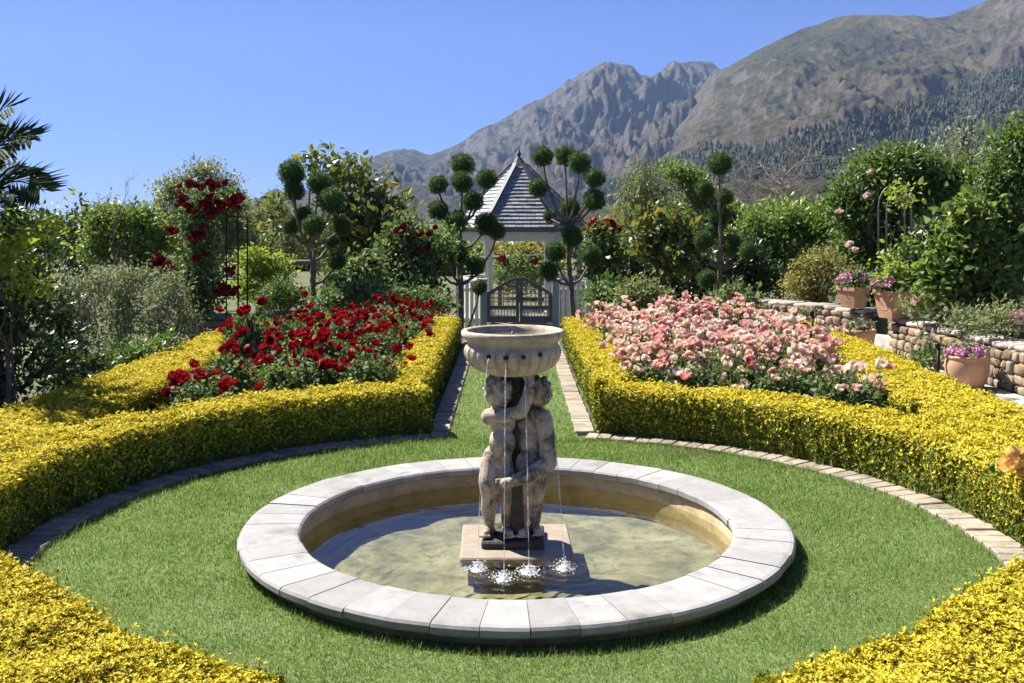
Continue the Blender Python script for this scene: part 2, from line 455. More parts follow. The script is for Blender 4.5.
def hedge(name, label, path, halfw, hfun, dens=10500, leaf=.0180, group=None):
    """box hedge along a polyline: woody core plus sprigs of small leaves all over its surface"""
    path = np.asarray(path, float)
    seg = np.linalg.norm(np.diff(path, axis=0), axis=1); s = np.concatenate([[0], np.cumsum(seg)]); Ls = s[-1]
    def frame(u):
        x = np.interp(u, s, path[:, 0]); y = np.interp(u, s, path[:, 1])
        e = .02
        dx = np.interp(np.minimum(u + e, Ls), s, path[:, 0]) - np.interp(np.maximum(u - e, 0), s, path[:, 0])
        dy = np.interp(np.minimum(u + e, Ls), s, path[:, 1]) - np.interp(np.maximum(u - e, 0), s, path[:, 1])
        l = np.hypot(dx, dy) + 1e-9; return x, y, dx / l, dy / l
    def surf(u, q, side):
        """side 0 left,1 top,2 right,3 start,4 end; q in 0..1"""
        x, y, tx, ty = frame(u); nx, ny = -ty, tx
        h = hfun(x, y); g = gz(x, y); r = .07; n = len(u)
        off = np.zeros(n); z = np.zeros(n); N = np.zeros((n, 3)); al = np.zeros(n)
        for sd, sg in ((0, 1), (2, -1)):
            k = side == sd
            z[k] = q[k] * h[k]; ed = np.clip(z[k] - (h[k] - r), 0, r); off[k] = sg * (halfw - r + np.sqrt(r * r - ed * ed))
            N[k, 0] = nx[k] * sg; N[k, 1] = ny[k] * sg; N[k, 2] = ed / r * .8
        k = side == 1
        off[k] = (q[k] * 2 - 1) * halfw; ed = np.clip(np.abs(off[k]) - (halfw - r), 0, r); z[k] = h[k] - r + np.sqrt(r * r - ed * ed)
        N[k, 2] = 1; N[k, 0] = nx[k] * np.sign(off[k]) * ed / r * .8; N[k, 1] = ny[k] * np.sign(off[k]) * ed / r * .8
        for sd, sg in ((3, -1), (4, 1)):
            k = side == sd
            off[k] = (q[k] * 2 - 1) * halfw; z[k] = rng.random(k.sum()) * h[k]; N[k, 0] = tx[k] * sg; N[k, 1] = ty[k] * sg
        P = np.stack([x + nx * off, y + ny * off, z + g], 1)
        N /= np.linalg.norm(N, axis=1)[:, None] + 1e-9
        return P, N
    mb = MB()
    # woody core, a little inside the leaves
    nu = max(4, int(Ls / .12)); us = np.linspace(.03, Ls - .03, nu); ring = [(0, .0), (0, .5), (0, .98), (1, .9), (1, .5), (1, .1), (2, .98), (2, .5), (2, .0)]
    G = np.zeros((nu, len(ring), 3))
    for j, (sd, q) in enumerate(ring):
        P, N = surf(us, np.full(nu, q), np.full(nu, sd)); G[:, j] = P - N * .055 - np.array([0, 0, .012])
    mb.grid(G, 1, True)
    for e in (0, nu - 1):
        c = np.arange(len(ring)); mb.add(G[e], [list(c if e else c[::-1])], 1)
    # leaves
    xm, ym, _, _ = frame(np.linspace(0, Ls, 50)); hm = float(np.mean(hfun(xm, ym)))
    areas = np.array([Ls * hm, Ls * 2 * halfw, Ls * hm, 2 * halfw * hm, 2 * halfw * hm])
    uu = rng.random(int(areas.sum() * dens * 1.6))
    n = int(areas.sum() * dens)
    side = rng.choice(5, n, p=areas / areas.sum()); u = rng.random(n) * Ls; u[side == 3] = 0; u[side == 4] = Ls
    _, yy, _, _ = frame(u)
    k = rng.random(n) < np.clip((4.6 / np.maximum(yy, .5)) ** .75, .4, 1)       # finer close by
    side, u = side[k], u[k]; n = len(u)
    qq = rng.random(n); P, N = surf(u, qq, side); qz = np.where((side == 0) | (side == 2), np.clip(qq * 1.1 - .1, 0, 1), .3)
    P = P + N * (wob(P, .028) + rng.normal(0, .009, n) - .018)[:, None]
    out = rng.random(n) < .05
    P[out] += N[out] * rng.uniform(.01, .045, out.sum())[:, None]
    size = leaf * np.clip(P[:, 1] / 5.0, .72, 1.5) ** .8
    T1 = np.cross(N, runit(n)); T1 /= np.linalg.norm(T1, axis=1)[:, None]; T2 = np.cross(N, T1)
    m = 4
    for i in range(m):
        a = i * 2 * PI / m + rng.uniform(-.6, .6, n); el = np.clip(rng.normal(.30, .28, n), -.2, 1.2)
        D = (np.cos(a)[:, None] * T1 + np.sin(a)[:, None] * T2) * np.cos(el)[:, None] + N * np.sin(el)[:, None] + np.array([0, 0, .18])
        Ln = size * np.exp(rng.normal(0, .25, n))
        old_shade = rng.random(n) < np.where(side == 1, .045, .42 + .55 * (1 - qz))  # older green leaves, crowded low on the sides to deepen the shade there
        for k2, mi in ((~old_shade, 0), (old_shade, 2)): mb.leaves(P[k2], D[k2], (N + .35 * runit(n))[k2], Ln[k2], Ln[k2] * .5, mi, .12)
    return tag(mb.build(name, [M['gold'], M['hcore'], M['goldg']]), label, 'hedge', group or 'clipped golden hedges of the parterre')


def hgt(x, y): return .405 + (1 - sstep(3.6, 5.4, y)) * (.07 + .16 * sstep(.75, 2.0, np.abs(x)))


def arcpath(r, a0, a1, n=60):
    a = np.linspace(a0, a1, n); return np.stack([PC[0] + r * np.cos(a), PC[1] + r * np.sin(a)], 1)


def hedges():
    hw = .30; r = R_BRICK + hw
    a = math.asin(.80 / r) + .005
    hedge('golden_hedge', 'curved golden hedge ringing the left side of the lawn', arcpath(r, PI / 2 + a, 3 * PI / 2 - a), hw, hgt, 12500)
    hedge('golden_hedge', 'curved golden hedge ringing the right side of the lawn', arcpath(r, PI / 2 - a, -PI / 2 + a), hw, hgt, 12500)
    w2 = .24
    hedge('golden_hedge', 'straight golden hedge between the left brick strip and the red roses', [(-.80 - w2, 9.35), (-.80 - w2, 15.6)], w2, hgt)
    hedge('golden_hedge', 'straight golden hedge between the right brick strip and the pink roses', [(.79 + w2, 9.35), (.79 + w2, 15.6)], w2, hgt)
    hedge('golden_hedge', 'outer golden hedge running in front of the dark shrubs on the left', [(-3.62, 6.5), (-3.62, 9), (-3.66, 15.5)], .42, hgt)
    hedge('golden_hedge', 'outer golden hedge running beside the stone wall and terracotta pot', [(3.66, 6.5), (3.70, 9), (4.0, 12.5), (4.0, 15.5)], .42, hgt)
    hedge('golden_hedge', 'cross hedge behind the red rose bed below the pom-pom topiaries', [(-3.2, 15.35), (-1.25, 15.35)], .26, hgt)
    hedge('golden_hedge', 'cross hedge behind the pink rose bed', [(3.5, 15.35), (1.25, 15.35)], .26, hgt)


def rose_beds():
    for s, w in ((-1, 'left'), (1, 'right')):
        mb = MB()
        xs = np.linspace(1.15, 3.55, 20) * s; ys = np.linspace(8.0, 15.2, 50)
        Yg, Xg = np.meshgrid(ys, xs, indexing='ij')
        rr = np.hypot(Xg - PC[0], Yg - PC[1])
        z = gz(Xg, Yg) + .012 + .05 * vnoise(Xg * 6, Yg * 6, 2) * sstep(3.3, 3.6, rr)
        mb.grid(np.stack([Xg, Yg, z], -1)); tag(mb.build('soil_bed_ground', M['soil']), kind='structure')


# ------------------------------------------------------------------ pool and fountain
def pool():
    t = thing('garden_pool', 'round sunken pool with a pale stone coping set in the lawn', 'pool', (PC[0], PC[1], 0))
    mb = MB(); n = 45
    for i in range(n):
        a0 = 2 * PI * i / n + .0012; a1 = 2 * PI * (i + 1) / n - .0012
        dz = rng.normal(0, .0010); dr = rng.normal(0, .002); tt = rng.normal(0, .0006)
        prof = [(R_IN + .01, .068), (R_IN, .078), (R_IN, .108), (R_IN + .012, .119), (R_IN + .03, .121), (R_RIM - .03, .121), (R_RIM - .01, .117), (R_RIM, .105), (R_RIM, .082), (R_RIM - .012, .068)]
        aa = np.linspace(a0, a1, 5)
        G = np.array([[((rr + dr) * math.cos(a), (rr + dr) * math.sin(a), z + dz + tt * (k - 2)) for k, a in enumerate(aa)] for rr, z in prof + [prof[0]]])
        mb.grid(G, 0, False)
        for e in (0, -1):
            q = np.arange(len(prof)); mb.add(G[:-1, e], [list(q if e == 0 else q[::-1])], 0)
    m = island_mat('pale_coping_stone', [(.255, .25, .24), (.295, .29, .281), (.325, .32, .31)], .85, 9, .16, .35, .005, ((.16, .155, .13), 3.6))
    mb.build('coping', m, t)
    mb = MB()
    mb.lathe([(R_RIM - .09, -.1), (R_RIM - .075, .068), (R_IN + .03, .0679), (R_IN + .022, .06), (R_IN + .025, -.10), (R_IN + .03, -.36)], 96)
    m, nt, b = nmat('pool_wall_render')
    tc = nt.nodes.new('ShaderNodeTexCoord'); n1 = noise(nt, 4, 6, .7)
    c = ramp(nt, n1, [(.24, .17, .085), (.40, .31, .18), (.48, .40, .27)], [.3, .5, .75])
    nt.links.new(c, b.inputs['Base Color']); b.inputs['Roughness'].default_value = .9; bump(nt, b, noise(nt, 25, 5), .5, .01)
    mb.build('pool_wall', m, t)
    mb = MB()
    rr = np.linspace(.02, R_IN + .06, 14); aa = np.arange(72) * 2 * PI / 72
    Rr, A = np.meshgrid(rr, aa, indexing='ij')
    mb.grid(np.stack([Rr * np.cos(A), Rr * np.sin(A), -.185 + .03 * vnoise(Rr * np.cos(A) * 5, Rr * np.sin(A) * 5, 6)], -1), wrap=True)
    m, nt, b = nmat('silted_pool_floor')
    n1 = noise(nt, 2.4, 6, .65, dist=.6); n2 = noise(nt, 14, 5, .7)
    c = ramp(nt, n1, [(.11, .10, .055), (.27, .25, .15), (.42, .40, .27)], [.32, .5, .7])
    c = mix(nt, ramp(nt, n2, [(0, 0, 0), (.8, .8, .8)], [.48, .68]), c, (.10, .10, .05))
    nt.links.new(c, b.inputs['Base Color']); b.inputs['Roughness'].default_value = .95
    mb.build('pool_floor', m, t)
    # water sheet with rings spreading from where the jets fall
    mb = MB()
    xs = np.linspace(-1.3, 1.3, 340); Yg, Xg = np.meshgrid(xs, xs, indexing='ij')
    z = np.zeros_like(Xg)
    for k, (jx, jy) in enumerate(JETS):
        d = np.hypot(Xg - jx - FX + PC[0], Yg - jy); z += .0026 * np.sin(d * (64 + 5 * k) + k * 1.7) * np.exp(-d * 5.2)
    for k in range(6):
        th = rng.uniform(0, PI); fr = rng.uniform(16, 42); z += .00014 * np.sin(fr * (Xg * math.cos(th) + Yg * math.sin(th)) + 2.2 * np.sin(5 * Xg + k) + rng.uniform(0, 6))
    z += .0014 * (fbm(Xg * 6, Yg * 6, 3, 12) - .45)
    dd = np.hypot(Xg + .1, Yg + .35); z += (.0005 + .0009 * sstep(.5, -.3, Xg)) * np.clip(fbm(Xg * 2.6 + 9, Yg * 3.4, 3, 44) - .34, 0, 1) * 2 * np.sin(dd * 75 + 4 * fbm(Xg * 2, Yg * 2, 2, 31)) * np.exp(-((dd - .8) / .45) ** 2)
    ok = np.hypot(Xg, Yg) < R_IN + .045
    idx = np.arange(Xg.size).reshape(Xg.shape)
    q = np.stack([idx[:-1, :-1], idx[:-1, 1:], idx[1:, 1:], idx[1:, :-1]], -1).reshape(-1, 4)
    q = q[ok.ravel()[q].all(1)]
    mb.add(np.stack([Xg + PC[0], Yg + PC[1], z + WZ], -1).reshape(-1, 3), q, 0, True)
    m = bpy.data.materials.new('pool_water'); m.use_nodes = True; nt = m.node_tree; nt.nodes.clear()
    out = nt.nodes.new('ShaderNodeOutputMaterial'); tr = nt.nodes.new('ShaderNodeBsdfTransparent'); tr.inputs[0].default_value = (.88, .90, .80, 1)
    gl = nt.nodes.new('ShaderNodeBsdfGlossy'); gl.inputs['Roughness'].default_value = .03
    fr = nt.nodes.new('ShaderNodeFresnel'); fr.inputs[0].default_value = 1.48
    mx = nt.nodes.new('ShaderNodeMixShader'); nt.links.new(fr.outputs[0], mx.inputs[0]); nt.links.new(tr.outputs[0], mx.inputs[1]); nt.links.new(gl.outputs[0], mx.inputs[2])
    nt.links.new(mx.outputs[0], out.inputs[0])
    tag(mb.build('water', m), kind='structure')


WZ = -.016
FX = 0.004
JETS = []
_S = ((477.7, 570), (504, 579.5), (529, 573), (564.7, 569))
for _px, _py in _S:
    _Y = (EYE - WZ) * F / (_py - HZ); JETS.append((X(_px, _Y) - FX, _Y - PC[1]))


def remeshed(mb, voxel, smooth_it, disp=0):
    me = mb.mesh('lump', M['twig']); o = link('lump', me)
    r = o.modifiers.new('r', 'REMESH'); r.mode = 'VOXEL'; r.voxel_size = voxel; r.use_smooth_shade = True
    s = o.modifiers.new('s', 'SMOOTH'); s.iterations = smooth_it; s.factor = .5
    dg = bpy.context.evaluated_depsgraph_get(); dg.update()
    out = bpy.data.meshes.new_from_object(o.evaluated_get(dg))
    bpy.data.objects.remove(o); bpy.data.meshes.remove(me)
    out.materials.clear()
    out.polygons.foreach_set('use_smooth', np.ones(len(out.polygons), bool))
    return out


def limb(mb, pts, rad, k=9):
    pts = np.asarray(pts, float); rad = np.asarray(rad, float) * .94
    for i in range(len(pts) - 1):
        for t in np.linspace(0, 1, k):
            mb.ball(pts[i] * (1 - t) + pts[i + 1] * t, rad[i] * (1 - t) + rad[i + 1] * t, 14, 9)


def cherub_head(mb, c, f, r=.086):
    c = np.asarray(c, float); f = np.asarray(f, float); f /= np.linalg.norm(f)
    s = np.cross(f, [0, 0, 1.0]); s /= np.linalg.norm(s); u = np.cross(s, f)
    R = np.stack([s, f, u], 1)
    def B(a, b, cc, rad): mb.ball(c + s * a * r + f * b * r + u * cc * r, np.asarray(rad) * r if np.ndim(rad) else rad * r, 14, 9, R=R)
    B(0, -.08, .08, (.92, 1.0, 1.0)); B(0, .30, -.28, (.70, .66, .66))        # skull, jaw
    for k in (-1, 1):
        B(.38 * k, .58, -.26, .34); B(.36 * k, .86, .20, (.26, .14, .09)); B(.93 * k, -.02, -.05, (.10, .20, .26))   # cheek, brow, ear
        B(.33 * k, .80, .03, (.15, .10, .09))                                     # eye
    B(0, 1.0, -.08, (.13, .20, .14)); B(0, .94, .08, (.09, .12, .22))         # nose
    B(0, .90, -.40, (.20, .12, .06)); B(0, .86, -.50, (.15, .12, .06)); B(0, .70, -.72, (.22, .20, .17))   # lips, chin
    B(0, .78, .45, (.52, .25, .35))
    for k in range(60):                                                           # curls
        v = runit(1)[0]
        if v[2] < -.45 or (v[1] > .30 and v[2] < .62): continue
        B(v[0] * .92, v[1] * .98 - .06, v[2] * 1.0 + .1, rng.uniform(.15, .23))


def cherub_foot(mb, ankle, toe):
    ankle = np.asarray(ankle, float); toe = np.asarray(toe, float)
    d = toe - ankle; d[2] = 0; d /= np.linalg.norm(d); s = np.array([-d[1], d[0], 0])
    limb(mb, [ankle + [0, 0, -.035] - d * .015, toe], [.032, .028], 6)
    for k in range(5):
        q = toe + s * (k - 2) * .0135 + d * (.028 - .004 * abs(k - 1.2)); mb.ball(q - np.array([0, 0, .008]), (.0095, .0125, .010), 10, 7)


def cherub_hand(mb, wrist, palm, spread, curl):
    wrist = np.asarray(wrist, float); palm = np.asarray(palm, float); d = palm - wrist; d /= np.linalg.norm(d)
    s = np.asarray(spread, float); s -= d * np.dot(s, d); s /= np.linalg.norm(s); n = np.cross(d, s) * curl
    limb(mb, [wrist, palm], [.027, .030], 5)
    for k, ln in enumerate((.036, .044, .046, .040)):
        a = palm + s * (k - 1.5) * .0155 + d * .02
        b = a + d * ln * .55 + n * .006; c = b + d * ln * .40 + n * .020
        limb(mb, [a, b, c], [.0088, .008, .0068], 5)
    a = palm - s * .022 - d * .012; limb(mb, [a, a - s * .022 + d * .018 + n * .008, a - s * .026 + d * .038 + n * .016], [.0105, .0095, .0075], 5)


def stone_mat(name, dark=.45):
    m, nt, b = nmat(name)
    n1 = noise(nt, 5, 6, .65); n2 = noise(nt, 9, 5, .7, dist=.5); n3 = noise(nt, 45, 5, .7)
    c = ramp(nt, n1, [(.26, .205, .14), (.52, .425, .31), (.60, .525, .42)], [.3, .5, .72])
    c = mix(nt, ramp(nt, n2, [(0, 0, 0), (1, 1, 1)], [dark, dark + .16]), (.09, .08, .058), c)
    c = mix(nt, .5, c, ramp(nt, n3, [(.45, .43, .40), (1, 1, 1)], [.32, .66]), 'MULTIPLY')
    nt.links.new(c, b.inputs['Base Color']); b.inputs['Roughness'].default_value = .75; b.inputs['Specular IOR Level'].default_value = .35
    bump(nt, b, n3, .45, .006)
    return m


def fountain():
    t = thing('cherub_fountain', 'weathered stone fountain of two cherubs holding up a fluted bowl', 'fountain', (FX, PC[1], 0))
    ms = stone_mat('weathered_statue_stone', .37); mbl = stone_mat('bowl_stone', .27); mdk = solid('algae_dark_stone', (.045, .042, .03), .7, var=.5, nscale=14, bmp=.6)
    # square slab just awash, on a pier
    mb = MB(); mb.box((0.02, 0, -.034), (.65, .64, .055), 0, .02, .008); mb.box((0.02, 0, -.19), (.56, .56, .21), 0, .02)
    mb.build('base_slab', island_mat('wet_slab', [(.30, .25, .185), (.33, .275, .205)], .5, 7, .25, .3, .006, ((.27, .22, .15), 4)), t)
    mb = MB()
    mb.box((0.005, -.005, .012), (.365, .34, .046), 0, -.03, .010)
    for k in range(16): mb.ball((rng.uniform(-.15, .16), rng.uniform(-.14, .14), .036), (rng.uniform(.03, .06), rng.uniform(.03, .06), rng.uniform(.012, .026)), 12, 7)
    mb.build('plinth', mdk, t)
    # left cherub
    mb = MB()
    mb.ball((-.09, -.02, .49), (.088, .085, .085)); mb.ball((-.062, -.055, .585), (.078, .074, .095)); mb.ball((-.062, -.03, .70), (.080, .066, .085))
    limb(mb, [(-.08, -.03, .75), (-.085, -.04, .83)], [.055, .045], 5)
    mb.ball((-.11, .045, .47), (.06, .065, .07)); mb.ball((-.055, .05, .47), (.06, .06, .07))
    cherub_head(mb, (-.085, -.055, .885), (.70, -.68, -.16))
    limb(mb, [(-.125, -.03, .46), (-.14, -.07, .36), (-.138, -.065, .27), (-.143, -.03, .19), (-.138, -.025, .10)], [.070, .066, .050, .050, .034])
    cherub_foot(mb, (-.138, -.025, .10), (-.158, -.10, .062))
    limb(mb, [(-.055, -.03, .45), (-.035, -.075, .35), (-.03, -.07, .26), (-.03, -.03, .18), (-.035, -.02, .10)], [.066, .060, .048, .047, .034])
    cherub_foot(mb, (-.035, -.02, .10), (-.02, -.11, .062))
    limb(mb, [(-.085, -.04, .74), (-.137, -.075, .742), (-.05, -.125, .755), (.05, -.15, .785), (.085, -.13, .86), (.10, -.10, .945)], [.055, .053, .046, .041, .039, .029])
    cherub_hand(mb, (.10, -.10, .945), (.10, -.085, .975), (1, .2, 0), 1)
    limb(mb, [(-.03, .02, .735), (.0, .09, .76), (.01, .14, .85), (0, .14, .95)], [.05, .043, .038, .028]); cherub_hand(mb, (0, .14, .95), (0, .13, .978), (1, 0, 0), 1)
    a = remeshed(mb, .0046, 3); a.materials.append(ms); link('cherub', a, t)['label'] = 'cherub facing the viewer with one raised arm'
    # right cherub, seen from behind, one arm round the other
    mb = MB()
    mb.ball((.115, .02, .475), (.095, .088, .085)); mb.ball((.108, .02, .58), (.082, .078, .10)); mb.ball((.11, .01, .695), (.088, .07, .085))
    limb(mb, [(.135, .01, .74), (.148, .005, .82)], [.055, .045], 5)
    mb.ball((.075, -.03, .46), (.062, .065, .072)); mb.ball((.145, -.025, .46), (.062, .065, .072))
    cherub_head(mb, (.155, -.01, .872), (.55, .80, -.1), .086)
    limb(mb, [(.14, -.02, .74), (.178, -.045, .725), (.205, -.075, .60), (.208, -.095, .475), (.11, -.15, .425), (.0, -.165, .385)], [.058, .060, .056, .056, .047, .036])
    cherub_hand(mb, (0, -.165, .385), (-.045, -.158, .375), (0, .1, 1), 1)
    limb(mb, [(.10, .05, .74), (.12, .12, .80), (.12, .13, .87), (.12, .12, .95)], [.05, .043, .038, .028]); cherub_hand(mb, (.12, .12, .95), (.12, .115, .978), (1, 0, 0), 1)
    limb(mb, [(.08, -.01, .43), (.062, -.045, .34), (.07, -.04, .25), (.068, .0, .18), (.07, -.01, .10)], [.068, .062, .050, .048, .034]); cherub_foot(mb, (.07, -.01, .10), (.055, -.10, .062))
    limb(mb, [(.145, .02, .43), (.15, -.01, .34), (.14, .0, .25), (.135, .04, .18), (.135, .02, .10)], [.068, .062, .050, .048, .034]); cherub_foot(mb, (.135, .02, .10), (.15, -.07, .062))
    a = remeshed(mb, .0046, 3); a.materials.append(ms); link('cherub', a, t)['label'] = 'cherub seen from behind, arm wrapped round its companion'
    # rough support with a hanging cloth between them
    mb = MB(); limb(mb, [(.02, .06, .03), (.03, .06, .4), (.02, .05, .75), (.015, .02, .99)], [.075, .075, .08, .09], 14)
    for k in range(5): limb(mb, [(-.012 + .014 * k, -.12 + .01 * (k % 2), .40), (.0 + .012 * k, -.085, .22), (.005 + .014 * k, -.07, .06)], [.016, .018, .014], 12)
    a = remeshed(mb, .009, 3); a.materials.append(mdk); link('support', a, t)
    # bowl
    prof = [(.10, .985), (.135, .984), (.175, .995), (.215, 1.012), (.252, 1.038), (.277, 1.07), (.289, 1.105), (.290, 1.13), (.283, 1.15), (.272, 1.160), (.270, 1.178), (.279, 1.187), (.284, 1.198), (.300, 1.206), (.306, 1.218), (.306, 1.236), (.300, 1.245), (.288, 1.248), (.268, 1.240), (.262, 1.215), (.245, 1.17), (.17, 1.13), (.03, 1.12)]
    def flute(r, z, a, i):
        if i > 8: return np.full_like(a, r)
        k = {0: 0, 1: .3, 8: .35}.get(i, 1.0); s = np.abs(np.sin(a * 13))
        return r * (1 - k * .085 * (1 - np.clip(s * 1.7, 0, 1) ** .6))
    mb = MB(); mb.lathe(prof, 26 * 12, fn=flute)
    bowl = mb.build('bowl', mbl, t)
    mb = MB(); rr = np.array([.01, .1, .18, .262]); aa = np.arange(40) * 2 * PI / 40
    Rr, A = np.meshgrid(rr, aa, indexing='ij'); mb.grid(np.stack([Rr * np.cos(A), Rr * np.sin(A), 1.205 + .002 * np.sin(Rr * 90)], -1), wrap=True)
    gw, nt, b = nmat('bowl_water'); b.inputs['Base Color'].default_value = (.10, .10, .08, 1); b.inputs['Roughness'].default_value = .05
    mb.build('bowl_water', gw, bowl)
    mb = MB(); mb.tube([(0, 0, 1.18), (0, 0, 1.235)], .008, 8); mb.build('nozzle', M['iron2'], bowl)
    wm = bpy.data.materials.new('falling_water'); wm.use_nodes = True; nt = wm.node_tree; nt.nodes.clear()
    out = nt.nodes.new('ShaderNodeOutputMaterial'); tr = nt.nodes.new('ShaderNodeBsdfTransparent'); tr.inputs[0].default_value = (.95, .96, .96, 1)
    pb = nt.nodes.new('ShaderNodeBsdfPrincipled'); pb.inputs['Base Color'].default_value = (.85, .88, .90, 1); pb.inputs['Roughness'].default_value = .06
    mx = nt.nodes.new('ShaderNodeMixShader')
    nzz = nt.nodes.new('ShaderNodeTexNoise'); nzz.inputs['Scale'].default_value = 22; tcn = nt.nodes.new('ShaderNodeTexCoord'); nt.links.new(tcn.outputs['Object'], nzz.inputs['Vector'])
    nt.links.new(ramp(nt, nzz.outputs[0], [(.10,) * 3, (.62,) * 3], [.38, .62]), mx.inputs[0])
    nt.links.new(tr.outputs[0], mx.inputs[1]); nt.links.new(pb.outputs[0], mx.inputs[2]); nt.links.new(mx.outputs[0], out.inputs[0])
    fm = solid('white_foam', (.82, .84, .85), .25, var=.05, bmp=0)
    # spouts with their jets and the splash each one makes
    tops = [(489.5, 357), (506, 358), (523, 357), (539.6, 355.5)]
    extra = []
    spots = []
    for (px, py), j in zip(tops, JETS):
        x = X(px, 5.955 - .255) - FX; spots.append(((x, -math.sqrt(.284 ** 2 - x * x), Zz(py, 5.69)), j))
    for (sx, sy), j in extra: spots.append(((sx, sy, 1.12), j))
    for i, (p, j) in enumerate(spots):
        p = np.array(p); d = np.array([p[0], p[1], 0]); d /= np.linalg.norm(d)
        mb = MB(); mb.tube([p - d * .02, p + d * .012], [.014, .014], 10); mb.tube([p + d * .0125, p + d * .013], .010, 10)
        mb.build('spout', M['iron'], bowl)
        q = np.array([j[0], j[1], WZ]); tt = np.linspace(0, 1, 40)
        pts = p + (q - p) * np.stack([tt ** .62 * .999 + .001 * tt] * 2 + [tt ** 1.25], 1)
        pts += rng.normal(0, .0009, pts.shape)
        mb = MB(); mb.tube(pts, .0024 + .0006 * np.sin(tt * 60 + i) + rng.normal(0, .0003, 40), 8)
        jet = mb.build('water_jet', wm, t)
        mb = MB()
        n = 300; G = np.zeros((9, 26, 3)); aa = np.arange(26) * 2 * PI / 26; ed = .038 * (1 + .45 * vnoise(aa * 3 + i * 9, aa * 0, 5) * np.abs(np.sin(aa * 2.5 + i)))
        for u in range(9):
            f = u / 8; h = (1 - f) ** 1.5 * .020 * (1 + .8 * (vnoise(np.cos(aa) * f * 7 + i, np.sin(aa) * f * 7, 3) - .5)) + .012 * (rng.random(26) - .5) * (f < .95)
            G[u] = np.stack([q[0] + ed * f * np.cos(aa), q[1] + ed * f * .85 * np.sin(aa), WZ - .001 + np.maximum(h, -.004)], 1)
        mb.grid(G[:, :, :], wrap=True)
        rr = np.abs(rng.normal(0, .044, n)); aa = rng.uniform(0, 2 * PI, n); hh = np.abs(rng.normal(0, .024, n)) * np.exp(-rr * 8)
        for k in range(n): mb.ball((q[0] + rr[k] * math.cos(aa[k]), q[1] + rr[k] * math.sin(aa[k]) * .9, WZ + hh[k]), rng.uniform(.0010, .0042), 5, 4)
        mb.build('splash', fm, jet)
# ------------------------------------------------------------------ plants
def crown_leaves(mb, lobes, n, leaf, aspect, mode='leaf', mat=0, per=14, cl=1.0):
    """lobes: rows of centre(3), radii(3). Sprigs of leaves spread through the volume, denser towards the outside, in uneven tufts"""
    lobes = np.asarray(lobes, float); w = (lobes[:, 3] * lobes[:, 4] * lobes[:, 5]) ** (2 / 3); w /= w.sum()
    nc = max(3, n // per); k = rng.choice(len(lobes), nc, p=w)
    v = runit(nc); v[:, 2] = np.where(v[:, 2] < -.55, -v[:, 2], v[:, 2])
    rad = rng.random(nc) ** .45 * (1 + rng.normal(0, .10, nc)) * (.80 + .34 * np.sin(v[:, 0] * 5 + k) * np.sin(v[:, 1] * 4 + 2 * k) * np.sin(v[:, 2] * 5 + k * 1.3))
    C = lobes[k, :3] + v * lobes[k, 3:] * rad[:, None] * .93
    idx = np.repeat(np.arange(nc), per); m = len(idx)
    tuft = leaf * 1.6 * cl
    P = C[idx] + rng.normal(0, 1, (m, 3)) * tuft * np.array([1, 1, .8])
    O = v[idx]
    if mode == 'droop':
        P[:, 2] -= np.abs(rng.normal(0, 1, m)) * tuft * 1.6
        D = O * .5 + runit(m) * .45 + np.array([0, 0, -.7]); N = runit(m) + O
    elif mode == 'needle':
        D = O * .9 + runit(m) * .6 + np.array([0, 0, .25]); N = runit(m)
    else:
        D = O * .55 + runit(m) * .8 + np.array([0, 0, .12]); N = runit(m) * .7 + np.array([0, 0, .55]) + O * .8
    Ls = leaf * np.exp(rng.normal(0, .25, m))
    mb.leaves(P, D, N, Ls, Ls * aspect, mat, .1, per <= 9)
    return C


def branch(mb, a, b, r0, r1, sag=.08, seg=6, n=6):
    a = np.asarray(a, float); b = np.asarray(b, float); t = np.linspace(0, 1, n)[:, None]
    L = np.linalg.norm(b - a); off = rng.normal(0, sag * L, 3); off2 = rng.normal(0, sag * L * .4, (n, 3)) * np.sin(t * PI)
    p = a + (b - a) * t + off * np.sin(t * PI) + off2
    mb.tube(p, np.linspace(r0, r1, n), seg, cap=False)
    return p


